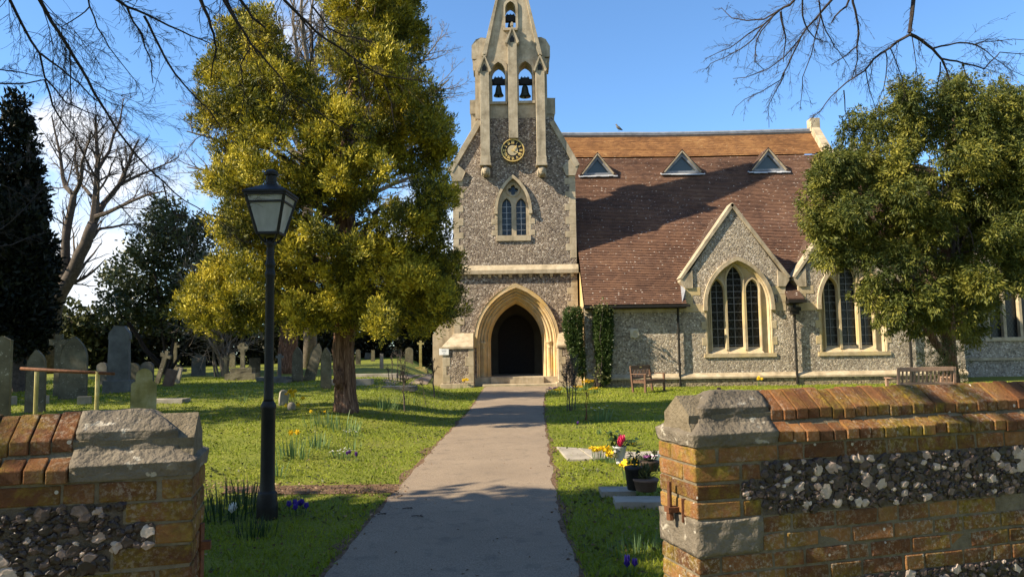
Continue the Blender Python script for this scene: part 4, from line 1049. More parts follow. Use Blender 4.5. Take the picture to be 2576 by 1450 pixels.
def street_wall(label, s_end, sgn, s_far, capl, teeth, seed, stone_courses):
    """sgn +1: wall runs to larger s from the pier corner s_end; -1 the other way"""
    r_ = random.Random(seed)
    th = thing('boundary_wall', label, 'wall', WL(s_end, 0, 0), group='flint and brick walls beside the gateway')
    at = lambda l: s_end + sgn*l
    L = abs(s_far-s_end)
    fn = lambda l, d, z: WL(at(l), d, z)
    m_ = MB(); m_.prism([(.005,-.2),(.005,1.14),(.055,1.224),(.052,1.258),(.16,1.338),(.278,1.258),(.275,1.224),(.325,1.14),(.325,-.2)], fn, .006, L)
    core = m_.build('mortar_core', MT['mortar'], th)
    up, lo = MB(), MB(); l = capl+.004
    while l < L:
        w = .064+r_.uniform(-.004,.004); dz = r_.uniform(-.006,.005); dd = r_.uniform(-.004,.004)
        up.prism([(d+dd,z+dz) for d,z in UP], fn, l+.003, l+w-.002, r_.random()*.55+.2); l += w
    l = capl+.002
    while l < L:
        w = .070+r_.uniform(-.006,.006); dz = r_.uniform(-.006,.004); dd = r_.uniform(-.005,.004)
        lo.prism([(d+dd,z+dz) for d,z in LO], fn, l+.003, l+w-.003, r_.random()*.7+.1); l += w
    up.build('coping_bricks', MT['brick'], th, bevel=.004); lo.build('lower_coping_bricks', MT['brick'], th, bevel=.004)
    # courses
    CH = .075; zc = lambda k: 1.128-CH*(k+1)
    brk, pier, regs = MB(), MB(), []
    for k in range(15):
        z0, z1 = zc(k)+.004, zc(k)+CH-.006; T_ = teeth[k % len(teeth)]
        if k in stone_courses:
            pass
        else:
            # pier bricks: a face to the street and a face to the gateway
            dsp = .11 if k % 2 else .215; cut = T_*.5 if T_ > .28 else None
            for d0, d1 in ((0,dsp),(dsp+.009,TH)):
                segs = [(0,T_)] if cut is None else [(0,(.215 if k%2 else .105)),((.224 if k%2 else .114),T_)]
                if cut is not None and segs[1][1]-segs[1][0] < .05: segs = [(0,T_)]
                for a, b in segs:
                    s0, s1 = sorted((at(a), at(b-.004))); wbox(pier, s0, s1, d0, d1, z0, z1, r_.random(), r_)
        if k == 0 or 4 <= k <= 7 or k >= 11:
            l = T_+.006 if k not in stone_courses else .315
            l += r_.uniform(0,.0)
            first = True
            while l < L:
                w = r_.choice((.215,.105,.16,.215)) if not first else r_.uniform(.09,.2); first = False
                s0, s1 = sorted((at(l), at(l+w))); dd = r_.uniform(-.003,.004)
                wbox(brk, s0, s1, 0+dd, TH-dd, z0, z1, r_.random()*.8+.1, r_); l += w+.010
        else: regs.append((T_, zc(k), zc(k)+CH))
    pier.build('pier_bricks', MT['brick'], th, bevel=.006); brk.build('wall_bricks', MT['brick'], th, bevel=.006)
    if stone_courses:
        k0, k1 = min(stone_courses), max(stone_courses); m_ = MB(); s0, s1 = sorted((at(-.004), at(.308)))
        wbox(m_, s0, s1, -.006, TH+.006, zc(k1)+.004, zc(k0)+CH-.005); m_.rough(10, .007, 11, 2.0); m_.build('hinge_stone', MT['stone_cap'], th, smooth=True)
    # flint bands: knapped stones bedded in dark mortar
    fl = MB(); bed = MB(); placed = []
    runs = []
    for T_, z0, z1 in regs:
        s0, s1 = sorted((at(T_+.004), at(min(L,6.5)))); wbox(bed, s0, s1, .004, .03, z0-.001, z1+.001)
        runs.append((T_, z0, z1))
    tries = 0
    for T_, z0, z1 in runs:
        lmax = min(L, 4.2); n = int((lmax-T_)*(z1-z0)/.00020)
        for _ in range(n):
            big = r_.random() < .34
            rx = r_.uniform(.021,.036) if big else r_.uniform(.009,.022); rz_ = rx*r_.uniform(.6,.95)
            l, z = r_.uniform(T_+rx*.7, lmax), r_.uniform(z0-.0, z1+.0)
            if not any(a[1]-.002 <= z-rz_*.75 and z+rz_*.75 <= a[2]+.002 for a in runs):
                lo_ = min(a[1] for a in runs if abs(a[1]-z0) < .16); hi_ = max(a[2] for a in runs if abs(a[2]-z1) < .16)
                z = max(lo_+rz_*.8, min(hi_-rz_*.8, z))
            if any((l-a)**2/(rx+c)**2+(z-b)**2/(rz_+e_)**2 < .42 for a, b, c, e_ in placed): continue
            placed.append((l, z, rx, rz_))
            t = r_.random(); tone = r_.uniform(.80,1) if t < (.30 if big else .12) else r_.uniform(.45,.72) if t < (.42 if big else .26) else r_.uniform(0,.40)
            M_ = Matrix(((WT.x,WN.x,0),(WT.y,WN.y,0),(0,0,1))) @ Matrix.Rotation(r_.uniform(-.8,.8),3,'Y')
            fl.ball(WL(at(l),   .006, z), (rx*1.08, .020 if big else .014, rz_*1.08), 2, tone, .62, 1.9, r_.random()*50, M_)
    for i_, v in enumerate(fl.v):                       # knapped faces are struck flat, nearly flush with the wall
        q_ = Vector(v); dd = (q_-WO).dot(WN); lim = -.004 - .005*abs(noise.noise(q_*14))
        if dd < lim: fl.v[i_] = tuple(q_ + WN*(lim-dd + .12*(dd-lim)*-1*0))
    bed.build('flint_bedding', MT['mortar_dark'], th); fl.build('flint_facing', MT['flint_stone'], th)
    # weathered cap stone of the pier
    lev = [(1.128,-.004,-.004),(1.182,-.010,-.012),(1.222,.048,.05),(1.240,.055,.055),(1.285,.052,.062),(1.357,.13,.17)]
    m_ = MB(); vs = []
    for z, i, e_ in lev:
        for l, d in ((e_,i),(capl,i),(capl,TH-i),(e_,TH-i)): vs.append(WL(at(l), d, z + .012*noise.noise(Vector((l*9,d*9,z*5+seed)))))
    fs = [(3,2,1,0), (20,21,22,23)] + [(a*4+i, a*4+(i+1)%4, (a+1)*4+(i+1)%4, (a+1)*4+i) for a in range(5) for i in range(4)]
    if sgn < 0: fs = [f[::-1] for f in fs]
    m_.add(vs, fs); m_.rough(15, .0065, 12, seed*1.3)
    m_.build('pier_cap', MT['stone_cap'], th, smooth=True)
    return th, at
wr, atr = street_wall('brick and flint boundary wall to the right of the gateway, with an iron hinge pin on its pier', .788, 1, 7.0, .405, [.405,.315,.215,.315,.31,.31,.36,.28,.21,.31,.22], 11, (4,5))
wl_, atl = street_wall('brick and flint boundary wall to the left of the gateway, its stone cap nearest the lamp post', -1.168, -1, -6.0, .385, [.30,.215,.12,.25,.38,.36,.3,.3,.21,.30,.22], 23, ())
# iron hinge pin on the right pier, gate catch on the left pier
m_ = MB(); q = lambda d, z: WL(.788-.03, d, z)
m_.bar(WL(.80,.17,.845), WL(.735,.17,.845), .045, .022); m_.tube([WL(.752,.17,.83), WL(.752,.17,.965)], [.011,.009], 8); m_.bar(WL(.788,.11,.90), WL(.788,.11,.80), .012, .02, (1,0,0)); m_.tube([WL(.752,.17,.83), WL(.752,.17,.80)], .016, 8)
m_.build('hinge_pin', MT['rust'], wr)
m_ = MB(); m_.bar(WL(-1.168,.22,.92), WL(-1.168,.22,.72), .03, .02, (1,0,0)); m_.bar(WL(-1.175,.22,.84), WL(-1.13,.22,.84), .03, .03); m_.build('gate_catch', MT['rust'], wl_)

# ================================================================== lamp post
LY = 7.0; lp = P(672,1290,LY); lx = lp.x; lgz = ground(lx, LY)
def lz(y): return P(676, y, LY).z
lamp = thing('lamp_post', 'black cast iron lamp post with a four-sided glass lantern on the lawn', 'lamp post', (lx, LY, lgz))
px1 = FPX/LY
m_ = MB(); m_.lathe([(.100,lgz-.05),(.096,lz(1275)),(.098,lz(1268)),(.090,lz(1258)),(.092,lz(1252)),(.088,lz(1248)),(.088,lz(1238)),(.070,lz(1233)),(.066,lz(1215)),(.064,lz(1030)),(.072,lz(1026)),(.072,lz(1018)),(.062,lz(1014)),(.052,lz(1008))], (lx,LY,0), 20)
m_.build('pedestal', MT['iron'], lamp, smooth=True, bevel=.003)
m_ = MB(); n = 20
prof = [(.050,lz(1010)),(.044,lz(1000)),(.040,lz(700)),(.046,lz(696)),(.052,lz(690)),(.046,lz(684)),(.040,lz(680)),(.040,lz(672)),(.048,lz(668)),(.048,lz(662)),(.036,lz(655)),(.034,lz(640)),(.040,lz(634)),(.034,lz(628)),(.036,lz(620)),(.058,lz(612)),(.04,lz(606)),(.03,lz(598))]
m_.lathe(prof, (lx,LY,0), n); m_.build('shaft', MT['iron'], lamp, smooth=True)
he, hb = .186, .100; ze, zb_, zt_ = lz(493), lz(589), lz(468)
m_ = MB()
for sx in (-1,1):
    for sy in (-1,1):
        m_.bar((lx+sx*hb,LY+sy*hb,zb_), (lx+sx*he,LY+sy*he,ze), .022, .022, (sx,-sy,0))
        m_.tube([(lx+sx*.03,LY+sy*.03,lz(612)), (lx+sx*.065,LY+sy*.065,lz(604)), (lx+sx*hb*.95,LY+sy*hb*.95,zb_)], .010, 6)
zm = lz(514); hm = hb+(he-hb)*(zm-zb_)/(ze-zb_)
for h, z, w in ((hb,zb_,.024),(hm,zm,.018),(he,ze-.008,.026)):
    for a, b in (((-1,-1),(1,-1)),((1,-1),(1,1)),((1,1),(-1,1)),((-1,1),(-1,-1))): m_.bar((lx+a[0]*h,LY+a[1]*h,z),(lx+b[0]*h,LY+b[1]*h,z), w, w)
m_.box(lx-hb,lx+hb,LY-hb,LY+hb,zb_-.014,zb_+.004)
m_.build('lantern_frame', MT['iron'], lamp)
for i, (a, b) in enumerate((((-1,-1),(1,-1)),((1,-1),(1,1)),((1,1),(-1,1)),((-1,1),(-1,-1)))):
    m_ = MB(); g1, g2 = hb-.005, he-.005
    vs = [(lx+a[0]*g1,LY+a[1]*g1,zb_+.008),(lx+b[0]*g1,LY+b[1]*g1,zb_+.008),(lx+b[0]*g2,LY+b[1]*g2,ze-.012),(lx+a[0]*g2,LY+a[1]*g2,ze-.012)]
    c = Vector((lx,LY,0)); ins = [tuple(Vector(v)*1 + (Vector((c.x,c.y,v[2]))-Vector(v))*.03) for v in vs]
    m_.hexa(vs, ins); m_.build('lantern_pane', MT['lamp_glass'], lamp)
m_ = MB(); e_ = he+.022
m_.hexa([(lx-e_,LY-e_,ze),(lx+e_,LY-e_,ze),(lx+e_,LY+e_,ze),(lx-e_,LY+e_,ze)], [(lx-e_,LY-e_,ze+.022),(lx+e_,LY-e_,ze+.022),(lx+e_,LY+e_,ze+.022),(lx-e_,LY+e_,ze+.022)])
hs = .072
m_.hexa([(lx-e_,LY-e_,ze+.0225),(lx+e_,LY-e_,ze+.0225),(lx+e_,LY+e_,ze+.0225),(lx-e_,LY+e_,ze+.0225)], [(lx-hs,LY-hs,zt_),(lx+hs,LY-hs,zt_),(lx+hs,LY+hs,zt_),(lx-hs,LY+hs,zt_)])
m_.build('lantern_roof', MT['iron'], lamp, bevel=.004)
m_ = MB(); m_.lathe([(.062,zt_-.01),(.06,lz(462)),(.05,lz(460)),(.05,lz(443)),(.066,lz(441)),(.068,lz(435)),(.060,lz(432)),(.03,lz(427))], (lx,LY,0), 16); m_.build('chimney', MT['iron'], lamp, smooth=False)
m_ = MB(); m_.tube([(lx,LY,zb_),(lx,LY,zb_+.10)], .012, 8); m_.lathe([(.018,zb_+.10),(.04,zb_+.15),(.045,zb_+.20),(.03,zb_+.25),(.008,zb_+.27)], (lx,LY,0), 12); m_.build('bulb', MT['white'], lamp, smooth=True)

# ================================================================== graves
def outline(style, w, h):
    a = w/2
    if style == 'round': return [(-a,-.2)] + [(-a*math.cos(math.pi*i/14), h-a*.8+a*.8*math.sin(math.pi*i/14)) for i in range(15)] + [(a,-.2)]
    if style == 'gothic': return arch(0, h-w*.95, a, w*.95, -.2, 8)
    if style == 'lancet': return arch(0, h-w*1.1, a, w*1.1, -.2, 8)
    if style == 'shoulder':
        b = a*.66; zs = h-b*1.0-.0
        return [(-a,-.2),(-a,h-a*1.45),(-a*.97,h-a*1.28),(-a*.82,h-a*1.16),(-b*1.02,h-a*1.10),(-b,zs-.02)] + [(-b*math.cos(math.pi*i/12), zs-.0+b*math.sin(math.pi*i/12)*1.0) for i in range(1,12)] + [(b,zs-.02),(b*1.02,h-a*1.10),(a*.82,h-a*1.16),(a*.97,h-a*1.28),(a,h-a*1.45),(a,-.2)]
    if style == 'flat': return [(-a,-.2),(-a,h*.95),(-a*.9,h),(a*.9,h),(a,h*.95),(a,-.2)]
    if style == 'gable': return [(-a,-.2),(-a,h-a*.5),(0,h),(a,h-a*.5),(a,-.2)]
    if style == 'cross':
        b = w*.16; za = h-w*.42
        return [(-b*1.1,-.2),(-b,za-b),(-a,za-b),(-a,za+b),(-b,za+b),(-b,h),(b,h),(b,za+b),(a,za+b),(a,za-b),(b,za-b),(b*1.1,-.2)]
GRP = 'gravestones standing in the churchyard'
def grave(name, style, px, yb, yt, wpx, label, mat='grave', yaw=0, tilt=0, Y=None, thick=.11, base=None, lean=0):
    if Y is None: p = G(px, yb)
    else:
        p = P(px, 900, Y); p.z = ground(p.x, Y)
    h = P(px, yt, p.y).z - p.z; w = wpx*p.y/FPX/max(.5, math.cos(rad(yaw)))
    cat = 'cross' if 'cross' in name else 'gravestone'
    m_ = MB(); bz = 0
    if base: bz = base[1]
    m_.plate([[(x, z+bz if z > -.1 else (bz-.02 if base else z)) for x, z in outline(style, w, h-bz)]], -thick/2, thick/2)
    if base:
        o = thing(name, label, cat, p, group=GRP); m_.build('cross' if style == 'cross' else 'slab', MT[mat], o, local=True, bevel=.01)
        m2 = MB(); bw, bh = base
        m2.box(-w*bw*.5, w*bw*.5, -.28, .28, -.2, bh*.55); m2.box(-w*bw*.36, w*bw*.36, -.2, .2, bh*.55, bh); m2.rough(3, .02, 5, px*.1); m2.build('base', MT[mat], o, local=True)
    else:
        o = m_.build(name, MT[mat], None, bevel=.012); o.location = p; tag(o, label, cat, GRP)
    o.rotation_euler = (rad(lean), rad(tilt), rad(yaw))
    return o
grave('headstone','gable',6,1010,846,36,'shaded headstone cut by the left edge of the photo',Y=10.5,yaw=20,mat='grave')
grave('headstone','gothic',93,1000,880,40,'pointed headstone with a bright green lichen patch above the iron rail',Y=17,yaw=15,mat='grave')
grave('stone_cross','cross',148,980,841,46,'big stone cross in the shade behind the pointed headstone',Y=22,mat='grave')
grave('headstone','gothic',183,1003,846,58,'large pointed headstone in the shade left of the tall grey monument',yaw=14,thick=.16)
g5 = thing('monument', 'tall grey granite monument on a plinth behind the iron rail', 'monument', G(298,986), rz=rad(14), group=GRP)
sc_ = g5.location.y/FPX; hm_ = P(298,820,g5.location.y).z - g5.location.z; w5 = 46*sc_; hb5 = 30*sc_
m_ = MB(); a = w5/2
m_.plate([[(-a*1.02,hb5),(-a*.92,hm_*.80),(-a*1.08,hm_*.80),(-a*1.0,hm_*.90),(-a*.45,hm_),(a*.45,hm_),(a*1.0,hm_*.90),(a*1.08,hm_*.80),(a*.92,hm_*.80),(a*1.02,hb5)]], -.16, .16); m_.build('shaft', MT['grave_grey'], g5, local=True, bevel=.015)
m_ = MB(); m_.box(-a*1.35, a*1.35, -.3, .3, -.2, hb5); m_.build('plinth', MT['grave_grey'], g5, local=True, bevel=.02)
grave('headstone','shoulder',364,1052,926,52,'sunlit headstone with a rounded top on shoulders just beyond the left wall',Y=16.6,yaw=26,mat='grave_green',thick=.15)
grave('headstone','round',258,940,911,26,'low rounded headstone left of the grey monument',Y=27,mat='grave_grey')
grave('headstone','round',336,940,912,30,'low rounded headstone just right of the grey monument',Y=26.5)
grave('headstone','round',371,940,909,32,'low rounded headstone behind the sunlit shouldered one',Y=28,mat='grave_grey')
grave('stone_cross','cross',396,938,880,27,'stone cross tilted steeply to the right',tilt=17,Y=27)
grave('headstone','flat',421,925,889,26,'square-topped headstone with a sunlit left edge behind the tilted cross',yaw=22,Y=33)
grave('stone_cross','cross',441,921,861,21,'upright stone cross on steps in front of the dark hedge',Y=36,base=(2.2,.25))
grave('headstone','flat',424,968,928,24,'rough brown headstone leaning to the right in the shade',mat='grave_brown',tilt=14,Y=25.5)
grave('headstone','flat',447,950,925,9,'thin pale stone leaning beside the rough brown headstone',tilt=12,Y=27,mat='pale')
grave('headstone','round',500,933,890,31,'broad rounded headstone standing alone left of the angel cross',yaw=20,Y=32,mat='grave_grey')
grave('stone_cross','cross',568,942,894,18,'small dark stone cross left of the cross on a rock base',Y=30)
grave('headstone','round',585,915,885,14,'small rounded headstone far back by the hedge',Y=40)
oc = grave('stone_cross','cross',611,950,862,26,'wheel-headed stone cross raised on a rough rock base',Y=28.5,mat='grave',base=(2.9,.46))
m_ = MB(); hz_ = P(611,872,28.5).z - ground(oc.location.x, 28.5); m_.plate([[(.19*math.cos(2*math.pi*i/24), hz_-.02+.19*math.sin(2*math.pi*i/24)) for i in range(24)],[(.11*math.cos(2*math.pi*i/24), hz_-.02+.11*math.sin(2*math.pi*i/24)) for i in range(24)]], -.04, .04); m_.build('wheel', MT['grave'], oc, local=True)
grave('headstone','flat',641,925,900,24,'sunlit square headstone between the wheel cross and the lamp post',yaw=25,Y=34)
grave('headstone','gothic',628,945,919,16,'small pointed headstone below the sunlit square one',Y=30,mat='grave_green')
grave('stone_cross','cross',703,962,890,17,'slender pale cross on a stepped base just right of the lamp post',mat='grave_grey',base=(3.2,.22))
grave('headstone','round',717,940,893,15,'narrow mossy headstone behind the slender pale cross',Y=33,mat='grave_green')
grave('headstone','lancet',748,960,872,25,'tall narrow headstone, leftmost of the three narrow ones left of the tree trunk')
ob = grave('headstone','lancet',777,957,861,26,'tall narrow headstone leaning right, middle of the three left of the tree trunk',tilt=15)
grave('headstone','lancet',820,977,874,24,'tall narrow upright headstone right beside the tree trunk')
grave('headstone','round',901,905,878,12,'headstone half hidden behind the right side of the tree trunk',Y=42)
grave('headstone','flat',924,900,887,14,'low pale stone in the distance right of the tree trunk',Y=50,tilt=8,mat='grave_grey')
grave('headstone','flat',938,902,880,9,'narrow square stone beyond the tree trunk with a lit left side',Y=46)
grave('headstone','round',987,897,877,9,'tiny rounded headstone in the far sunlit grass',Y=54)
grave('headstone','round',1005,897,877,8,'tiny narrow headstone right of the other tiny one in far grass',Y=55)
grave('headstone','round',1029,899,873,20,'broad rounded headstone at the far edge of the churchyard left of the church',Y=48)
grave('stone_cross','cross',1058,905,856,17,'weathered stone cross standing close to the left corner of the church',Y=44,base=(2.0,.2),mat='grave_green')
grave('headstone','flat',960,922,889,8,'slim sunlit stone post in the grass beyond the tree',Y=36,mat='pale')
# low kerbs and slabs lying about
def slab(px, yb, lx_, ly_, h, label, mat='pale', rz=0, tone=0, name='grave_kerb', cat='kerb'):
    p = G(px, yb); m_ = MB().box(-lx_/2, lx_/2, -ly_/2, ly_/2, -.1, h); m_.rough(4, .006, 8, px*.3)
    o = m_.build(name, MT[mat], None); o.location = p; o.rotation_euler = (0,0,rad(rz)); return tag(o, label, cat)
slab(1552,1243,.36,.30,.06,'pale stone kerb end lying in the grass left of the black flower pot')
slab(1612,1272,.52,.30,.07,'front pale stone kerb carrying the brown basket pot', rz=-3)
slab(705,958,1.6,.5,.16,'low shaded grave kerb beneath the lamp post crosses','grave_grey')
slab(880,968,1.5,.5,.2,'pale low grave kerb behind the yew trunk')
slab(930,946,2.2,.6,.12,'pale flat grave slab in the sunlit grass right of the yew trunk')
slab(985,975,1.6,.7,.06,'flat dark grave slab in the lawn shade left of the path','grave_grey')
slab(425,1012,.9,.5,.10,'pale rough stone lying on the grass at the top of the left wall cap','pale')
slab(20,1018,.30,.25,.22,'small pale stone block above the left wall coping','pale',name='stone_block',cat='stone')
slab(107,1016,.22,.2,.22,'smaller pale stone block by the left rail post','pale',name='stone_block',cat='stone')
slab(212,1016,.3,.2,.2,'tilted pale stone behind the left wall coping','pale',rz=20,name='stone_block',cat='stone')
def flags():
    quads = [[(1400,1127),(1452,1130),(1490,1158),(1428,1159)],[(1455,1130),(1530,1137),(1545,1156),(1494,1158)],[(1534,1137),(1600,1140),(1612,1155),(1550,1156)],[(1604,1140),(1660,1137),(1665,1152),(1616,1155)]]
    m_ = MB()
    for q in quads:
        pts = [G(*v) for v in q][::-1]
        m_.hexa([v+Vector((0,0,-.03)) for v in pts], [v+Vector((0,0,.03)) for v in pts])
    tag(m_.build('paving_flags', MT['pale'], None, bevel=.008), 'pale flagstones set flush in the lawn right of the path', 'paving')
flags()
# little rock with daffodils
p = G(712,1018); m_ = MB(); m_.plate([outline('round', .20, .36)], -.09, .09); m_.rough(5, .02, 9, 1.0)
o = m_.build('headstone', MT['pale'], None); o.location = p; o.rotation_euler = (0,rad(5),rad(25)); tag(o, 'tiny rough headstone behind yellow daffodils left of the path', 'gravestone', GRP)
p = G(733,1030); m_ = MB(); m_.lathe([(.06,-.05),(.085,.0),(.09,.10),(.07,.15),(.05,.17)], (0,0,0), 14)
o = m_.build('stone_vase', MT['pale'], None, smooth=True); o.location = p; tag(o, 'small pale stone vase in front of the tiny rough headstone', 'vase')
# iron rail at the left
RY = 10.5; a, b = P(52,926,RY), P(288,939,RY)
rl = thing('iron_rail', 'rusty horizontal pipe rail on two mossy posts behind the left wall', 'rail', (a.x, RY, ground(a.x,RY)))
MB().tube([a, a*.6+b*.4+Vector((0,0,-.005)), b], [.022,.026,.022], 10).build('pipe', MT['rust'], rl, smooth=True)
for px in (93, 246):
    q = P(px, 932, RY); MB().tube([(q.x+.0,RY,-.1),(q.x,RY,q.z-.01)], .028, 8).build('post', MT['grave_green'], rl)

# ================================================================== benches
def bench(label, p, rz, mat, L=1.5):
    o = thing('park_bench', label, 'bench', p, rz, 'wooden benches outside the church'); a = L/2
    for sx in (-1,1):
        MB().box(sx*a-.035, sx*a+.035, -.29, -.22, 0, .62).build('leg', MT[mat], o, local=True, bevel=.006)
        MB().hexa([(sx*a-.035,.20,0),(sx*a+.035,.20,0),(sx*a+.035,.27,0),(sx*a-.035,.27,0)], [(sx*a-.035,.30,.92),(sx*a+.035,.30,.92),(sx*a+.035,.35,.92),(sx*a-.035,.35,.92)]).build('leg', MT[mat], o, local=True, bevel=.006)
        MB().box(sx*a-.045, sx*a+.045, -.33, .27, .621, .655).build('armrest', MT[mat], o, local=True, bevel=.01)
        MB().box(sx*a-.025, sx*a+.025, -.22, .22, .33, .40).build('side_rail', MT[mat], o, local=True)
    m_ = MB()
    for i in range(5): y = -.27+i*.105; m_.box(-a-.0, a+.0, y, y+.085, .405, .43, .3+.1*i)
    m_.build('seat', MT[mat], o, local=True, bevel=.005)
    MB().box(-a+.036, a-.036, -.28, -.245, .31, .40).build('front_rail', MT[mat], o, local=True)
    m_ = MB(); m_.box(-a+.036, a-.036, .315, .355, .82, .93); m_.box(-a+.036, a-.036, .265, .30, .47, .53)
    n = int(L/.11)
    for i in range(n):
        x = -a+.10+(L-.2)*i/(n-1); m_.hexa([(x-.025,.278,.53),(x+.025,.278,.53),(x+.025,.295,.53),(x-.025,.295,.53)], [(x-.025,.325,.825),(x+.025,.325,.825),(x+.025,.342,.825),(x-.025,.342,.825)], (i%3)/3)
    m_.build('backrest', MT[mat], o, local=True, bevel=.005); return o
bpos = G(1632,984); bn = bench('brown wooden bench set at an angle by the church wall', bpos, rad(50), 'bench_wood', 1.35)
MB().box(-.07,.07,.298,.314,.85,.89).build('plate', MT['gold'], bn, local=True)
q = P(2313,940,19.6); bench('weathered slatted bench seen over the right boundary wall', (q.x,19.6,ground(q.x,19.6)+.02), rad(183), 'bench_grey', 1.5)
q = P(1808,974,22); o = MB().box(-.05,.05,-.05,.05,-.1,.36).build('wooden_peg', MT['dark_wood'], None, bevel=.01); o.location = (q.x,22,0); tag(o, 'short dark wooden peg on the lawn behind the right pier cap', 'post')
# ================================================================== trees
def wob(a, b, n, amp, r_, sag=0.0):
    a, b = Vector(a), Vector(b); out = []
    for i in range(n+1):
        t = i/n; k = math.sin(math.pi*t)
        out.append(a.lerp(b, t) + Vector((r_.uniform(-1,1), r_.uniform(-1,1), r_.uniform(-1,1)))*amp*k + Vector((0,0,-sag*k)))
    return out
def twigs(m_, pts, r0, level, r_, n, lfrac=(.25,.5), ang=(25,60), droop=0.0, rmin=.002, sides=4, up=0.0, tmin=.15):
    """side shoots along a branch, and shoots along those"""
    L = sum((pts[i+1]-pts[i]).length for i in range(len(pts)-1))
    for _ in range(n):
        t = r_.uniform(tmin, .98); f = t*(len(pts)-1); i = min(int(f), len(pts)-2); p = pts[i].lerp(pts[i+1], f-i)
        d = (pts[i+1]-pts[i]).normalized(); ax = d.cross(Vector((r_.gauss(0,1), r_.gauss(0,1), r_.gauss(0,1)))).normalized()
        d2 = Matrix.Rotation(rad(r_.uniform(*ang)), 3, ax) @ d
        ln = L*r_.uniform(*lfrac)*(1.1-.55*t); q = [p]; cur = p.copy(); seg = 5 if level > 0 else 4
        for k in range(seg):
            d2 = (d2 + Vector((r_.gauss(0,.16), r_.gauss(0,.16), r_.gauss(0,.16) - droop*.18 + up*.15))).normalized()
            cur = cur + d2*ln/seg; q.append(cur.copy())
        rr = max(rmin*1.3, r0*(1-.6*t)*.55)
        m_.tube(q, [max(rmin, rr*(1-.8*k/seg)) for k in range(seg+1)], sides if level > 0 else 3, .5, False)
        if level > 0: twigs(m_, q, rr, level-1, r_, max(3, int(n*.55)), lfrac, ang, droop, rmin, 3, up)

def blobs_from(pix, Y, halfw, cxp, wpx, r_, sc=1.0, fills=()):
    out = []
    for px, py, rp in pix:
        k = math.sqrt(max(.04, 1-((px-cxp)/wpx)**2)); d = halfw*k
        for sgn in (-1, 1):
            dy = sgn*d*r_.uniform(.25,.95); q = P(px + r_.uniform(-14,14), py + r_.uniform(-14,14), Y+dy)
            out.append((np.array(q), rp*Y/FPX*sc*r_.uniform(.85,1.12)))
    return out
# ---- the golden yew in the middle
YY = G(870,1035).y; yb = G(870,1036)
r_ = random.Random(5); rg = np.random.default_rng(5)
yw = thing('yew_tree', 'large golden yew with a flaking brown trunk on the lawn left of the path', 'tree', yb)
pix = [(740,600,44),(800,585,46),(840,640,40),(960,610,32),(1040,640,38),(900,640,34),(660,600,40),(720,540,44),(600,130,75),(560,230,72),(640,75,50),(545,300,58),(620,320,85),(660,150,55),(690,250,85),(760,235,62),(780,300,85),(868,130,58),(890,30,75),(960,60,85),(1010,130,72),(1000,20,62),(930,190,85),(1015,230,62),(1050,290,70),(1105,320,44),(1110,380,44),(1040,400,80),(960,330,80),(870,350,85),(890,430,75),(770,410,80),(680,400,75),(590,420,62),(545,470,36),(600,490,52),(770,480,66),(905,490,62),(1080,470,52),(1065,560,44),(1090,600,34),(1005,550,38),(1100,520,34),(940,-60,100),(900,-100,80),(960,-170,110),(930,-260,70),
       (555,580,44),(600,610,46),(620,560,44),(690,560,55),(520,730,46),(500,790,34),(565,700,58),(560,780,60),(640,700,72),(640,780,60),(715,700,60),(730,770,72),(800,690,62),(790,780,62),(850,740,66),(900,690,60),(900,780,56),(980,720,60),(1030,770,48),(1040,700,46),(1090,750,50),(1110,680,40),(1150,680,28),(1080,810,36),(960,800,40),(1000,650,36),(690,640,42),(1140,740,30),(470,770,16),(1125,780,22)]
bl = blobs_from(pix, YY, 2.3, 820, 400, r_, .9)
cl = clumps(bl, 17, .17, rg, up=.12); cl = [c_ for c_ in cl if noise.noise(Vector(c_[0])*.95) > -.31]
B_, D_, T_ = crown_points(cl, 34, 22, .05, .6, rg, jit=.42, stray=.5, cull=.5)
quad_cloud('crown', B_, D_, rg.uniform(.05,.115,len(B_)), rg.uniform(.020,.036,len(B_)), T_, MT['gold_yew'], yw, rg, .2)
m_ = MB()
def fluted(pts, rr, n=18, amp=.16, seed=0.0, tw=.3):
    mm = MB().tube(pts, rr, n)
    cs = [Vector(p) for p in pts]; out = []
    for i in range(len(cs)):
        for k in range(n):
            v = Vector(mm.v[i*n+k]); a = 2*math.pi*k/n + i*tw
            f = 1 + amp*(math.sin(a*5+seed) *.5 + .9*noise.noise(Vector((math.cos(a)*1.6, math.sin(a)*1.6, i*.35+seed))))
            out.append(tuple(cs[i] + (v-cs[i])*f))
    mm.v = out; return mm
sc = YY/FPX
tp_ = [Vector(P(x,y,YY)) for x, y in ((871,1052),(871,1030),(869,1000),(868,960),(866,920),(864,880),(866,840),(870,800),(872,740),(874,680),(876,620),(872,560),(866,480),(870,400),(880,300),(890,180),(900,50),(900,-150))]
tr = fluted(tp_, [36*sc,31*sc,27*sc,25*sc,25*sc,26*sc,27*sc,27*sc,26*sc,25*sc,24*sc,22*sc,19*sc,16*sc,13*sc,10*sc,7*sc,4*sc], seed=1.2)
tr.ball(P(852,952,YY-.30), (.11,.10,.20), 3, .5, .5, 4, 2)
for x, y, x2, y2 in ((866,860,845,800),(880,840,910,790)):
    tr.tube(wob(P(x,y,YY-.1), P(x2,y2,YY-.5), 4, .05, r_), [.09,.07,.06,.05,.03], 8)
tr.build('trunk', MT['yew_bark'], yw, smooth=True)
m_ = MB()
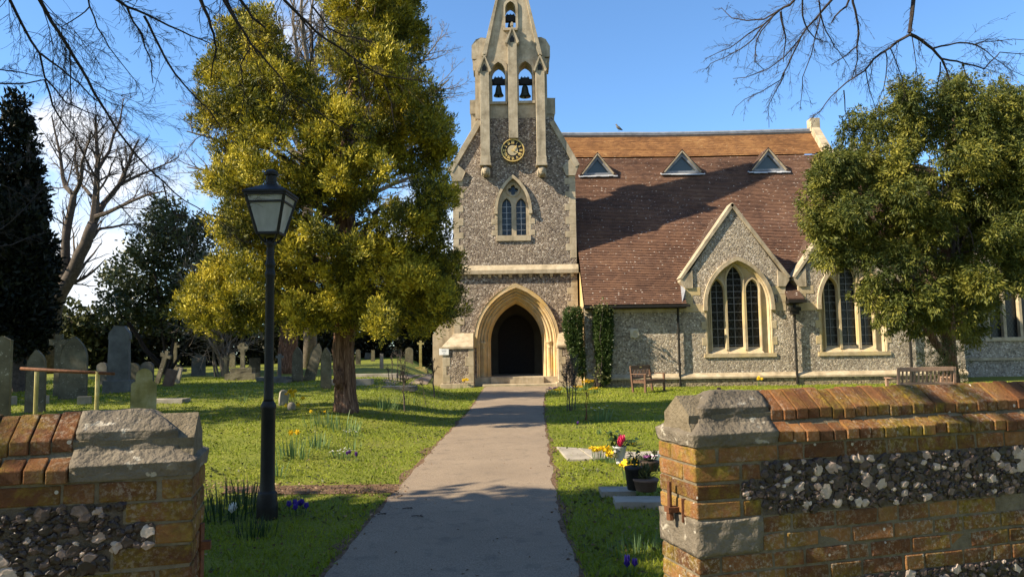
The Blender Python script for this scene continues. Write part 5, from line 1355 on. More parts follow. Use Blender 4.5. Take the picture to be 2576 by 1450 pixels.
for x, y, x2, y2, w in ((872,620,800,470,16),(880,640,960,520,17),(876,560,890,400,14),(868,700,760,620,10),(874,620,930,600,12),(866,560,700,420,12),(876,500,1040,380,12),(868,760,640,720,10),(874,740,1060,720,10),(870,600,600,560,8),(880,420,690,250,9),(890,350,1010,200,9)):
    pts = wob(P(x,y,YY), P(x2,y2,YY+r_.uniform(-1,1)), 6, .12, r_); m_.tube(pts, [w*sc*(1-.75*i/6) for i in range(7)], 8)
    twigs(m_, pts, w*sc*.5, 1, r_, 5, (.3,.5), rmin=.006)
for i in range(70):
    b = bl[r_.randrange(len(bl))]; c = Vector(b[0]); a = Vector(P(870+r_.uniform(-30,30), max(40, min(720, 730-(c.z-3)*70)), YY)); m_.tube(wob(a, c, 4, .15, r_), [.035,.028,.02,.014,.008], 5, .5, False)
m_.build('limbs', MT['bark'], yw, smooth=True)

# ---- the dark yew by the church at the right
Y2 = 21.5; r_ = random.Random(8); rg = np.random.default_rng(8); y2b = P(2395,900,Y2); y2b.z = ground(y2b.x, Y2)
yw2 = thing('yew_tree', 'spreading dark green yew in front of the right end of the church', 'tree', y2b)
pix2 = [(2560,330,60),(2620,420,70),(2600,480,60),(2570,540,60),(2700,330,80),(2640,260,50),(2560,640,44),(2340,840,26),(2420,800,30),(2380,770,34),(2235,800,24),(2300,820,26),(2465,770,28),(2500,740,26),(2420,840,20),(2190,740,22),(2150,680,24),(2165,310,34),(2190,350,52),(2270,260,34),(2250,320,60),(2330,290,66),(2300,240,22),(2400,260,52),(2390,215,14),(2440,215,14),(2470,270,50),(2500,235,16),(2540,300,62),(2560,250,22),(2090,390,34),(2130,430,55),(2070,470,34),(2060,430,20),(2210,420,70),(2300,400,76),(2390,370,80),(2480,380,80),(2560,410,70),(2090,530,50),(2050,560,28),(2160,520,60),(2250,500,66),(2340,490,66),(2440,480,70),(2540,500,60),(2100,600,46),(2080,640,26),(2180,590,52),(2260,580,52),(2340,580,56),(2430,570,52),(2520,590,60),(2130,650,30),(2280,650,42),(2370,660,46),(2450,650,46),(2540,680,34),(2200,700,26),(2260,740,36),(2330,740,44),(2400,730,42),(2470,710,36),(2250,780,26),(2360,800,36),(2400,800,32),(2440,800,24),(2620,330,80),(2680,420,90),(2640,520,80),(2600,620,60),(2690,560,80)]
bl2 = blobs_from(pix2, Y2, 2.0, 2380, 460, r_, .84)
cl = clumps(bl2, 12, .22, rg, up=-.1); cl = [c_ for c_ in cl if noise.noise(Vector(c_[0])*.9+Vector((9,0,0))) > -.24]
B_, D_, T_ = crown_points(cl, 24, 20, .06, -.5, rg, jit=.42, stray=.9, cull=.5)
quad_cloud('crown', B_, D_, rg.uniform(.07,.17,len(B_)), rg.uniform(.024,.044,len(B_)), T_, MT['yew'], yw2, rg, .2)
sc = Y2/FPX
tr = fluted([P(x,y,Y2) for x,y in ((2396,1010),(2396,960),(2393,920),(2388,870),(2384,820),(2380,740),(2385,640),(2390,520),(2400,400),(2400,300))], [24*sc,18*sc,15*sc,15*sc,16*sc,15*sc,13*sc,11*sc,8*sc,4*sc], 14, .2, 3.0)
tr.tube([P(x,y,Y2-.2) for x,y in ((2384,900),(2352,860),(2330,820),(2300,760),(2240,690),(2170,640))], [.12,.11,.10,.08,.06,.03], 8)
tr.tube([P(x,y,Y2+.2) for x,y in ((2390,840),(2430,780),(2480,700),(2550,620))], [.11,.09,.07,.03], 8)
tr.build('trunk', MT['yew_bark'], yw2, smooth=True)
m_ = MB()
for i in range(60):
    b = bl2[r_.randrange(len(bl2))]; c = Vector(b[0]); a = Vector(P(2388+r_.uniform(-10,10), r_.uniform(450,760), Y2)); m_.tube(wob(a, c, 4, .15, r_, -.1), [.05,.04,.03,.018,.008], 5, .5, False)
m_.build('limbs', MT['bark'], yw2)

def bush(name, label, cat, base, blobs, mat, leaf=(.08,.14), wd=(.03,.06), dens=9, per=10, spread=.1, up=.2, seed=1, stems=4, group=None, shell=(.6,1.02), bark='bark_dark', stemr=.03):
    rg = np.random.default_rng(seed); r_ = random.Random(seed)
    o = thing(name, label, cat, base, group=group)
    B_, D_, T_ = crown_points(blobs, dens, per, spread, up, rng=rg, shell=shell, stray=.12)
    quad_cloud('foliage', B_, D_, rg.uniform(leaf[0],leaf[1],len(B_)), rg.uniform(wd[0],wd[1],len(B_)), T_, MT[mat], o, rg, .15)
    if stems:
        m_ = MB()
        for i in range(stems):
            b = blobs[r_.randrange(len(blobs))]; p0 = Vector(base)+Vector((r_.uniform(-.15,.15),r_.uniform(-.1,.1),-.1)); m_.tube(wob(p0, Vector(b[0]), 5, .12, r_), [stemr*(1-.15*k) for k in range(6)], 6, .5, False)
        m_.build('stems', MT[bark], o)
    return o
def pb(px, py, rp, Y, k=1.0): return (np.array(P(px,py,Y)), rp*Y/FPX*k)
# ---- dark conifer on the left edge
YC = 24; r_ = random.Random(12); cb = P(50,900,YC); cb.z = ground(cb.x,YC); bl = []
for i in range(26):
    y = 262 + i*24; hw = 8 + 74*min(1, (i/17))**.75; hw *= (1.0 if i < 21 else 1-.07*(i-21))
    n = 3 + int(hw/22)
    for k in range(n):
        a = r_.uniform(0, 2*math.pi); rr = hw*.72
        q = P(42, y+r_.uniform(-12,12), YC); bl.append((np.array((q.x+math.cos(a)*rr*YC/FPX, YC+math.sin(a)*rr*YC/FPX, q.z)), max(.22, hw*.42*YC/FPX)))
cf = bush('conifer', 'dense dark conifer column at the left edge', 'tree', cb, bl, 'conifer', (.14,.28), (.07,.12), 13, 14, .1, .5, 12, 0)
fluted([Vector((cb.x,YC,-.2)), Vector((cb.x,YC,1.5)), Vector((cb.x,YC,9))], [.28,.22,.05], 10).build('trunk', MT['bark'], cf)

# ---- bare trees
def bare(name, label, base, limbs, mat, seed, n1, n2, lf=(.3,.55), up=.35, rmin=.006, droop=0, sides=6):
    r_ = random.Random(seed); o = thing(name, label, 'tree', base)
    tr, br = MB(), MB()
    for k, (pts, w0, w1, isT) in enumerate(limbs):
        q = []
        for i in range(len(pts)-1):
            q += [pts[i], pts[i].lerp(pts[i+1],.5) + Vector((r_.uniform(-1,1),r_.uniform(-1,1),r_.uniform(-1,1)))*(pts[i+1]-pts[i]).length*.04]
        q.append(pts[-1]); n = len(q)
        (tr if isT else br).tube(q, [w0+(w1-w0)*i/(n-1) for i in range(n)], 10 if isT else sides, .5)
        twigs(br, q, w0*.7 if not isT else w1, 2, r_, n2 if isT else n1, lf, (22,58), droop, rmin, 4, up)
    if tr.v: tr.build('trunk', MT[mat], o, smooth=True)
    br.build('branches', MT[mat], o, smooth=False); return o
YB = 36; s_ = YB/FPX
V = lambda x, y, dy=0: P(x, y, YB+dy)
bb = P(120,800,YB); bb.z = ground(bb.x,YB)
bare('bare_tree', 'bare deciduous tree with a leaning forked trunk behind the dark conifer', bb, [
    ([bb+Vector((0,0,-.2)), V(140,760), V(165,715), V(190,668), V(215,615), V(235,560)], 20*s_, 13*s_, True),
    ([V(150,740), V(162,690), V(165,640), V(170,570), V(183,510), V(186,490)], 13*s_, 7*s_, True),
    ([V(235,560), V(241,500), V(244,430), V(243,360), V(240,290)], 11*s_, 2.5*s_, False),
    ([V(235,560,.2), V(262,510,.5), V(300,465,1), V(325,410,1.3), V(350,350,1.6)], 9*s_, 2*s_, False),
    ([V(240,545,-.2), V(300,520,-.6), V(370,490,-1), V(420,480,-1.4)], 6*s_, 1.5*s_, False),
    ([V(186,490), V(165,470,.3), V(155,420,.5), V(145,360,.6), V(130,290,.8)], 7*s_, 1.6*s_, False),
    ([V(186,490), V(205,440,-.4), V(215,380,-.6), V(230,330,-.8)], 6*s_, 1.6*s_, False),
    ([V(215,615), V(250,575,.6), V(310,565,1.2), V(370,560,2)], 5*s_, 1.2*s_, False),
    ([V(300,465,1), V(350,440,1.5), V(400,420,2), V(450,395,2.4)], 5*s_, 1.2*s_, False),
    ([V(244,430), V(275,380,.8), V(300,310,1.0), V(310,250,1.2)], 5*s_, 1.2*s_, False),
    ([V(235,500), V(200,460,1), V(190,400,1.5), V(195,330,2)], 5*s_, 1.2*s_, False)], 'bark', 21, 15, 8, (.28,.55), .35, .0045)
YP = 38; s_ = YP/FPX; V = lambda x, y, dy=0: P(x, y, YP+dy); pb0 = P(780,880,YP); pb0.z = ground(pb0.x,YP)
r_ = random.Random(31); lm = [([pb0+Vector((0,0,-.3)), V(778,700), V(774,500), V(770,330)], 17*s_, 12*s_, True)]
for i, (x0, y0, x1, y1) in enumerate(((770,360,700,40),(772,330,735,-60),(772,330,765,-120),(772,340,800,-80),(772,340,830,-40),(770,400,640,120),(770,420,560,180),(772,450,500,250),(775,420,900,60),(776,480,1090,120),(776,500,1130,200),(776,420,1000,20),(776,560,1140,420),(772,520,470,420),(776,520,1120,330),(772,470,470,330))):
    a, b = V(x0,y0), V(x1,y1,r_.uniform(-2,2)); lm.append(([a, a.lerp(b,.33)+Vector((r_.uniform(-.3,.3),0,.25)), a.lerp(b,.66)+Vector((r_.uniform(-.3,.3),0,.3)), b], 9*s_, 1.5*s_, False))
bare('bare_tree', 'tall bare tree with many upright stems rising behind the golden yew', pb0, lm, 'bark_light', 33, 17, 0, (.25,.45), .45)

# ---- overhanging bare branches near the camera, reaching in from trees just outside the frame
def overhang(label, trunk_pts, tr0, branches, seed, nt, droop, rmin=.0022, extra=1.0):
    r_ = random.Random(seed); o = thing('overhanging_tree', label, 'tree', trunk_pts[0])
    MB().tube(trunk_pts, [tr0*(1-.45*i/(len(trunk_pts)-1)) for i in range(len(trunk_pts))], 12).build('trunk', MT['bark'], o, smooth=True)
    m_ = MB()
    for pts, Ya, Yb, wpx, join, wf in branches:
        n = len(pts); q = []
        for i, (x, y) in enumerate(pts):
            Y = Ya+(Yb-Ya)*i/max(1,n-1); q.append(P(x, y, Y))
        qq = []
        for i in range(n-1):
            qq += [q[i], q[i].lerp(q[i+1],.5)+Vector((r_.uniform(-1,1),r_.uniform(-1,1),r_.uniform(-1,1)))*(q[i+1]-q[i]).length*.035]
        qq.append(q[-1]); r0 = wpx*.43*Ya/FPX
        if join:
            a = trunk_pts[-1]; mid = a.lerp(qq[0], .55)+Vector((0,0,.8)); qq = [a, a.lerp(mid,.5)+Vector((0,0,.25)), mid, mid.lerp(qq[0],.6)] + qq
            rr = [r0*2.2, r0*1.9, r0*1.6, r0*1.25]
        else: rr = []
        k = len(qq)-len(rr); r1 = max(rmin, r0*wf); rr += [r0+(r1-r0)*i/(k-1) for i in range(k)]
        m_.tube(qq, rr, 6, .5)
        vis = qq[4:] if join else qq
        twigs(m_, vis, r0*.42, 1, r_, int(nt*len(vis)/8*extra)+3, (.14,.42), (24,60), droop, rmin, 4, 0, .05)
    m_.build('branches', MT['bark_dark'], o, smooth=False); return o
c1 = lambda L: [(x*.5, y*.5) for x, y in L]
c2 = lambda L: [(435+x*.5, y*.5) for x, y in L]
c8 = lambda L: [(1740+x*.3243, y*.3243) for x, y in L]
LB = [(c1([(20,-60),(50,0),(115,130),(200,270),(225,390),(330,515),(430,560),(560,605)]), 5.5, 6.6, 11, True, .25),
 (c1([(160,-70),(200,0),(260,110),(340,230),(400,330),(470,460),(540,570),(640,720),(740,840),(830,920),(930,1010),(1050,1080),(1190,1105)]), 5.2, 6.6, 13, True, .2),
 (c1([(205,270),(300,340),(400,420),(490,510)]), 5.9, 6.4, 7, False, .5),
 (c1([(225,400),(265,530),(320,620),(380,690),(470,870),(560,990),(690,1130),(790,1180)]), 6.1, 7.2, 6, False, .3),
 (c1([(430,-50),(450,30),(490,140),(550,240),(640,355),(700,430)]), 6, 6.5, 6, True, .3),
 (c1([(520,-50),(590,0),(640,35),(730,70),(850,130),(960,180),(1060,220)]), 5.6, 6.3, 11, True, .35),
 (c1([(640,40),(670,110),(715,170),(730,240),(765,320),(770,420)]), 5.8, 6.2, 7, False, .35),
 (c1([(725,80),(770,170),(830,290),(880,370),(930,430),(985,490),(1060,560),(1110,640),(1150,740)]), 5.8, 6.6, 8, False, .3),
 (c1([(990,-60),(1010,0),(1050,90),(1075,170),(1090,250),(1060,400)]), 5.6, 6, 14, True, .25),
 (c1([(1110,-60),(1140,0),(1190,100),(1250,200),(1300,280)]), 5.5, 5.9, 10, True, .5),
 (c1([(820,920),(840,1010),(880,1070),(960,1130)]), 6.2, 6.5, 5, False, .4),
 (c1([(-60,420),(0,420),(130,420),(230,400)]), 5.6, 5.9, 6, False, .6),
 (c1([(-60,345),(0,350),(110,365),(215,385)]), 5.6, 5.9, 5, False, .6),
 (c1([(450,35),(400,80),(310,135),(310,220),(330,300),(320,420)]), 6, 6.3, 4, False, .4),
 (c1([(350,240),(355,380),(360,520),(350,640)]), 5.7, 5.9, 4, False, .5),
 (c2([(230,-50),(255,0),(320,110),(390,220),(480,320),(550,400),(570,470),(520,640)]), 5.4, 6, 11, True, .2),
 (c2([(320,-40),(340,0),(400,90),(465,140)]), 5.4, 5.6, 11, True, .6),
 (c2([(530,-40),(560,0),(640,80),(720,160),(840,240),(960,330),(1050,380),(1150,395),(1310,415)]), 5.6, 6.6, 11, True, .2),
 (c2([(640,90),(700,160),(700,260),(690,330)]), 5.7, 5.9, 5, False, .5),
 (c2([(700,30),(780,140),(860,180),(960,200),(1020,215)]), 5.7, 6.2, 6, False, .4),
 (c2([(910,290),(930,360),(940,430),(980,540),(990,600)]), 6, 6.3, 5, False, .4),
 (c2([(1060,420),(1100,520),(1120,660)]), 6.2, 6.4, 5, False, .4),
 (c2([(640,490),(700,540),(780,600),(880,660),(980,700)]), 6, 6.6, 5, False, .4),
 (c2([(390,240),(340,330),(360,480),(330,600)]), 5.7, 6.0, 4, False, .4),
 (c1([(-60,760),(40,830),(120,790),(240,770)]), 6, 6.4, 4, False, .4), (c1([(-60,1240),(60,1230),(150,1190),(245,1165)]), 6, 6.4, 4, False, .4), (c1([(-50,900),(60,950),(150,1010),(240,920)]), 6, 6.4, 3.5, False, .4), (c1([(-40,1180),(60,1110),(130,1040),(200,960)]), 6, 6.4, 3.5, False, .4)]
overhang('bare tree overhead at the left reaching thin dark branches across the sky', [Vector((-5.2,-2.4,-.1)), Vector((-5.1,-2.3,2)), Vector((-4.8,-1.8,4.4)), Vector((-4.3,-.9,6.2))], .24, LB, 3, 12, .2, .0013)
RB = [(c8([(1722,-160),(1720,0),(1708,120),(1690,255)]), 7, 7, 13, True, .8),
 (c8([(1690,265),(1780,310),(1870,380),(1940,460),(1975,540),(2000,620)]), 7, 7.2, 11, False, .45),
 (c8([(1690,270),(1600,320),(1540,370),(1410,460),(1340,550),(1200,640),(1080,750),(1000,860),(930,920)]), 7, 7.6, 9, False, .2),
 (c8([(1875,375),(1990,350),(2080,330),(2200,345),(2290,400),(2390,480),(2580,590)]), 7.1, 7.6, 6, False, .3),
 (c8([(1940,455),(2060,475),(2150,500),(2270,535),(2350,450),(2390,405),(2600,420)]), 7.1, 7.6, 6, False, .4),
 (c8([(2200,345),(2270,320),(2400,315),(2580,310)]), 7.4, 7.7, 4, False, .4),
 (c8([(1250,-80),(1250,20),(1280,140),(1295,270),(1280,360),(1285,470),(1240,620)]), 7, 7.4, 8, True, .35),
 (c8([(1280,360),(1200,430),(1085,500)]), 7.2, 7.4, 5, False, .5),
 (c8([(1235,-40),(1200,50),(1110,130),(1085,180)]), 7, 7.2, 7, True, .5),
 (c8([(830,-40),(760,40),(680,80),(560,190),(430,270),(300,370),(100,460)]), 7, 8, 9, True, .2),
 (c8([(1120,-40),(1060,30),(1000,100),(900,210),(840,300),(720,440),(600,530),(420,600),(320,610)]), 7, 8, 9, True, .2),
 (c8([(860,-40),(860,120),(900,230),(960,300),(1060,330)]), 7, 7.4, 6, True, .35),
 (c8([(980,-40),(1000,110),(1040,240),(1110,370),(1160,430),(1220,520)]), 7, 7.6, 5, True, .35),
 (c8([(690,90),(710,210),(730,310),(710,480)]), 7.3, 7.5, 7, False, .4),
 (c8([(840,310),(740,520),(690,620),(560,700),(410,770),(340,830)]), 7.4, 8, 5, False, .3),
 (c8([(1000,110),(960,280),(930,420),(860,600),(850,760),(840,860)]), 7.2, 7.7, 4, False, .35),
 (c8([(720,560),(690,640),(640,730),(590,830),(600,990)]), 7.5, 7.9, 4, False, .35),
 (c8([(680,80),(560,150),(430,160),(310,140),(230,60)]), 7.3, 7.7, 6, False, .3),
 (c8([(650,100),(540,240),(500,330),(490,480),(560,540)]), 7.2, 7.6, 5, False, .35),
 (c8([(560,190),(480,300),(380,380),(250,450),(150,490),(110,540)]), 7.4, 7.9, 5, False, .3),
 (c8([(1350,545),(1380,700),(1430,850)]), 7.4, 7.6, 3.5, False, .5),(c8([(1505,400),(1515,500),(1490,680),(1420,860)]), 7.3, 7.6, 4, False, .4),(c8([(1540,370),(1600,520),(1640,660),(1670,760)]), 7.2, 7.5, 4, False, .4),(c8([(1180,700),(1190,860),(1230,960)]), 7.6, 7.8, 4, False, .4),(c8([(1710,290),(1740,500),(1760,660)]), 7.1, 7.3, 3, False, .5),(c8([(1930,480),(1910,640),(1905,740)]), 7.2, 7.4, 4, False, .4),
 (c8([(2100,480),(2140,600),(2200,700)]), 7.4, 7.6, 3, False, .4)]
overhang('bare tree overhead at the right with a forked branch hanging into the sky', [Vector((7.8,3.2,-.1)), Vector((7.6,3.6,2.5)), Vector((6.8,4.4,5.2)), Vector((6.0,5.2,6.8))], .22, RB, 6, 9, .5, .0013)

# ---- evergreens behind the graves
r_ = random.Random(40)
hb_ = P(420,880,33); hb_.z = ground(hb_.x,33)
bl = [pb(x,y,r,33+r_.uniform(-1.2,1.2)) for x,y,r in ((420,530,34),(400,570,40),(450,570,44),(380,620,52),(440,630,56),(500,610,44),(520,570,30),(340,680,52),(410,700,60),(480,700,60),(540,680,44),(300,720,40),(290,770,44),(360,770,56),(440,780,60),(520,780,56),(270,690,20),(405,510,16))]
bush('holly_tree', 'large glossy evergreen rising between the bare tree and the golden yew', 'tree', hb_, bl, 'holly', (.12,.24), (.08,.14), 9, 13, .15, .1, 41, 8, shell=(.55,1.05), stemr=.08)
tb = P(560,900,31); tb.z = ground(tb.x,31); r2 = random.Random(77); m_ = MB(); o = thing('thorn_shrub', 'leafless brown twiggy shrub left of the golden yew in front of the evergreen', 'shrub', tb)
for i in range(14):
    e = P(500+r2.uniform(-30,110), r2.uniform(600,760), 31+r2.uniform(-1,1)); pts = wob(tb+Vector((r2.uniform(-.3,.3),0,-.1)), e, 6, .35, r2, -.3); m_.tube(pts, [.05-.007*k for k in range(7)], 5, .5, False)
    twigs(m_, pts, .02, 1, r2, 12, (.25,.5), (25,70), 0, .008)
m_.build('branches', MT['rust' if False else 'bark_light'], o)
def mass(px0, px1, ytop, ybot, Y, mat, label, seed, name='evergreen_shrub', leaf=(.2,.42), wd=(.12,.24), dens=4.6, spread=.24, cat='shrub', grp='evergreens along the back of the churchyard', rp=46):
    r_ = random.Random(seed); c = (px0+px1)/2; base = P(c, 900, Y); base.z = ground(base.x, Y); bl = []
    nx = max(2, int((px1-px0)/46))
    for i in range(nx):
        x = px0+(px1-px0)*(i+.5)/nx; yt = ytop + r_.uniform(-18,22) + 40*abs((x-c)/(px1-px0))
        y = yt+rp*.7
        while y < ybot+30:
            bl.append(pb(x+r_.uniform(-14,14), y, rp*r_.uniform(.8,1.15), Y+r_.uniform(-.9,.9))); y += rp*1.05
    return bush(name, label, cat, base, bl, mat, leaf, wd, dens, 12, spread, .15, seed, 5, grp, stemr=.09)
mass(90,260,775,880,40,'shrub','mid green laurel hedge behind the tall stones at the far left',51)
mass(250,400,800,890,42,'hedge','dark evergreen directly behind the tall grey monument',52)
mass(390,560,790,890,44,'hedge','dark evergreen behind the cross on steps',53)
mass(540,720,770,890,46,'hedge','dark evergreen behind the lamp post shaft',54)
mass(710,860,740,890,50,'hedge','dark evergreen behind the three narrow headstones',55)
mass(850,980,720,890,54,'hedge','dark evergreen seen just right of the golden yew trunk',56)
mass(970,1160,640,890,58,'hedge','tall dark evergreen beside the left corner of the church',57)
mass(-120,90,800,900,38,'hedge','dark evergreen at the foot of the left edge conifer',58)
# distant roofs and fence glimpsed at left
q = P(62,858,48); dh = thing('distant_house', 'pale roofed house glimpsed between the dark conifer and laurel hedge', 'house', (q.x,48,ground(q.x,48)))
zz_ = q.z; m_ = MB(); m_.box(q.x-4,q.x+3.4,48,52,0,zz_); m_.build('wall', MT['brick'], dh)
m_ = MB(); m_.add([(q.x-4.3,47.6,zz_-.1),(q.x+3.7,47.6,zz_-.1),(q.x+3.0,50,zz_+1.7),(q.x-3.6,50,zz_+1.7),(q.x-4.3,52.4,zz_-.1),(q.x+3.7,52.4,zz_-.1)], [(0,1,2,3),(3,2,5,4),(0,3,4),(1,5,2)]); m_.build('roof', MT['tile'], dh)
# second yew trunk deep in the churchyard, behind the lamp post
q = G(728,935); q = P(728,930,33); q.z = ground(q.x,33); o = thing('yew_tree', 'thick reddish brown trunk of a farther yew behind the lamp post', 'tree', q)
fluted([P(x,y,33) for x,y in ((728,950),(727,915),(725,880),(726,845),(730,800),(735,740))], [.52,.45,.40,.40,.42,.40], 14, .25, 5.0).build('trunk', MT['yew_bark'], o, smooth=True)
rg = np.random.default_rng(64); r_ = random.Random(64)
bl = [pb(x,y,46,33+r_.uniform(-1.5,1.5)) for x,y in ((660,790),(720,770),(780,780),(690,730),(760,720),(620,800),(830,790),(720,690))]
B_, D_, T_ = crown_points(bl, 4, 9, .16, .1, rg); quad_cloud('crown', B_, D_, rg.uniform(.14,.26,len(B_)), rg.uniform(.07,.11,len(B_)), T_, MT['yew'], o, rg)
# evergreens just outside the frame to the left; their shade lies over the foreground and the graves; the rest are added to cut sky light
def outside(label, c, rx, ry, z0, z1, seed, dens=1.6, mat='hedge'):
    r_ = random.Random(seed); bl = []
    for i in range(46 if z1 < 14 else 110):
        a = r_.uniform(0,2*math.pi); t = r_.random(); k = math.sin(math.pi*min(.97,max(.06,.12+.86*t)))**.6; rr = math.sqrt(r_.random())
        bl.append((np.array((c[0]+math.cos(a)*rx*k*rr, c[1]+math.sin(a)*ry*k*rr, z0+(z1-z0)*t)), r_.uniform(.7,1.0)))
    o = bush('evergreen_tree', label, 'tree', (c[0],c[1],0), bl, mat, (.25,.45), (.12,.22), dens, 9, .25, .1, seed, 6, shell=(.4,1.05), stemr=.12)
    return o
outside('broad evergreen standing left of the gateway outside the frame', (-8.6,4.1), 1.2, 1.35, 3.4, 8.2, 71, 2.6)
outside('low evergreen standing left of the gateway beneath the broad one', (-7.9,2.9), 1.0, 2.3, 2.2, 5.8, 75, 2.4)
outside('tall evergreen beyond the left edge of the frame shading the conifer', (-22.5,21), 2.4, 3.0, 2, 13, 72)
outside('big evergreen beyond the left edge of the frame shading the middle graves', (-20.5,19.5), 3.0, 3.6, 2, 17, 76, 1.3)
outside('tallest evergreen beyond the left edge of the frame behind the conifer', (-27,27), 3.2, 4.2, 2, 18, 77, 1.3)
outside('unseen wide evergreen added behind the viewer to the right to block sky light', (5,-8), 6.5, 1.6, 1, 14.5, 78, .9)  # invented tree, blocks sky fill from behind the camera
outside('unseen wide evergreen added right of the gateway to darken the foreground', (12.5,4.5), 1.8, 4.5, 2, 15, 80, .9)  # made-up tree, hides sky on this side to deepen the foreground
outside('unseen wide evergreen added behind the viewer to the left to block sky light', (-4,-11), 5.0, 2.0, 1, 9.5, 79, .9)  # added out of view to hold back sky fill from the street side
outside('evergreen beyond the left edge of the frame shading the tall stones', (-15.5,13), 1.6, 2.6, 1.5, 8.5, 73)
# ================================================================== plants
def ribbon(m_, p, d, L, w, bend, tone, seg=3):
    """one strap leaf: a bent tapering ribbon"""
    p = Vector(p); d = Vector(d).normalized(); s = d.cross(Vector((0,0,1)))
    if s.length < .05: s = Vector((1,0,0))
    s.normalize(); vs = []; cur = p.copy()
    for i in range(seg+1):
        k = w*.5*(1-.9*(i/seg)**2); vs += [cur - s*k, cur + s*k]
        d = (d + Vector((d.x,d.y,-.6))*bend*.5).normalized() if i else d
        cur = cur + d*L/seg
    m_.add(vs, [(2*i,2*i+1,2*i+3,2*i+2) for i in range(seg)], tone)
def flower(kind, p, r_, s=1.0):
    m_ = MB(); p = Vector(p)
    if kind == 'daffodil':
        a0 = r_.uniform(0,6.3); f_ = Vector((math.cos(a0), math.sin(a0)-.6, -.1)).normalized(); u = f_.cross(Vector((0,0,1))).normalized(); v = u.cross(f_)
        for k in range(6):
            a = k*math.pi/3; d = u*math.cos(a)+v*math.sin(a); e = u*math.cos(a+1.57)+v*math.sin(a+1.57)
            m_.add([p, p+d*.022*s+e*.014*s, p+d*.042*s-f_*.006, p+d*.022*s-e*.014*s], [(0,1,2,3)], r_.random())
        m_.tube([p-f_*.004, p+f_*.016*s, p+f_*.034*s], [.010*s,.012*s,.018*s], 7, .2)
    elif kind == 'crocus':
        for k in range(6):
            a = k*math.pi/3; d = Vector((math.cos(a),math.sin(a),0)); e = Vector((-d.y,d.x,0))
            m_.add([p, p+d*.018*s+e*.014*s+Vector((0,0,.025*s)), p+d*.016*s+Vector((0,0,.062*s)), p+d*.018*s-e*.014*s+Vector((0,0,.025*s))], [(0,1,2,3)], r_.random())
    else:
        n = 7
        for k in range(n):
            a = k*6.283/n+r_.random(); d = Vector((math.cos(a),math.sin(a),r_.uniform(-.1,.8))).normalized(); e = d.cross(Vector((0.1,0.2,1))).normalized()
            m_.add([p, p+d*.022*s+e*.014*s, p+d*.038*s, p+d*.022*s-e*.014*s], [(0,1,2,3)], r_.random())
    return m_
def clump(name, label, p, nl, h, rad_, mat='daff_leaf', flowers=(), seed=1, cat='plant', lw=.014, group=None, fmat='yellow', fkind='daffodil', fs=1.0, bend=.25):
    r_ = random.Random(seed); p = Vector(p); o = thing(name, label, cat, p, group=group); m_ = MB()
    for _ in range(nl):
        a = r_.uniform(0,6.283); rr = rad_*math.sqrt(r_.random()); q = p + Vector((math.cos(a)*rr, math.sin(a)*rr, 0)); q.z = ground(q.x,q.y)-.01
        ribbon(m_, q, (math.cos(a)*r_.uniform(.05,.45), math.sin(a)*r_.uniform(.05,.45), 1), h*r_.uniform(.6,1.1), lw*r_.uniform(.8,1.3), r_.uniform(.0,bend*1.6), r_.random())
    fl = []
    for i in range(flowers if isinstance(flowers, int) else len(flowers)):
        if isinstance(flowers, int):
            a = r_.uniform(0,6.283); rr = rad_*math.sqrt(r_.random()); q = p + Vector((math.cos(a)*rr, math.sin(a)*rr, h*r_.uniform(.75,1.1)))
        else: q = Vector(flowers[i])
        m_.tube([Vector((q.x*.8+p.x*.2,q.y*.8+p.y*.2,p.z)), q], .003, 4, .4, False); fl.append(q)
    m_.build('leaves', MT[mat], o)
    for q in fl: flower(fkind, q, r_, fs).build('flower', MT[fmat], o)
    return o
K = 'clumps of spring bulbs in the lawn'
def at_(px, py): return G(px, py)
clump('daffodils','broad clump of pale daffodil leaves right of the yew trunk',at_(968,1028),46,.34,.34,seed=1,group=K,lw=.022)
clump('daffodils','loose tall leaf clump beside the thin sapling left of the path',at_(1030,1015),20,.30,.3,seed=2,group=K,mat='dark_leaf',lw=.018)
clump('daffodils','daffodil clump with two yellow flowers right of the lamp post',at_(738,1150),44,.30,.24,seed=3,group=K,lw=.016,flowers=[P(732,1087,G(738,1150).y),P(748,1086,G(738,1150).y)],fs=1.15)
clump('daffodils','flowerless daffodil leaves just right of the two-flowered clump',at_(795,1125),40,.26,.24,seed=4,group=K,lw=.016)
clump('daffodils','wide spread of daffodil leaves at the foot of the yew trunk',at_(825,1072),60,.30,.5,seed=5,group=K,lw=.017,flowers=2)
clump('daffodils','daffodil leaves below the yew trunk nearest the path',at_(868,1085),40,.26,.3,seed=6,group=K,lw=.016)
clump('daffodils','narrow leaf clump hugging the right side of the lamp post',at_(700,1200),24,.26,.10,seed=7,group=K,lw=.012)
clump('daffodils','small snowdrop leaf tuft left of the far lamp shaft',at_(610,1012),10,.3,.08,seed=8,group=K)
clump('daffodils','single thin leaf tuft in the lawn between yew and path',at_(890,1130),14,.22,.14,seed=9,group=K,lw=.011)
clump('snowdrops','low patch of white flowers in the sunlit lawn left of the path',at_(858,1150),40,.11,.22,seed=10,group=K,flowers=22,fmat='petal_white',fkind='x',fs=.5,lw=.008)
clump('snowdrops','tiny patch of white flowers farther up the lawn left of the path',at_(885,1098),26,.10,.2,seed=11,group=K,flowers=12,fmat='petal_white',fkind='x',fs=.5,lw=.008)
clump('crocus','lilac crocus at the right of the white flower patch',at_(893,1160),4,.08,.03,seed=12,group=K,flowers=2,fmat='purple',fkind='crocus',fs=1.0,lw=.005)
clump('crocus','lilac crocus at the left of the white flower patch',at_(875,1157),4,.08,.03,seed=13,group=K,flowers=2,fmat='purple',fkind='crocus',fs=1.0,lw=.005)
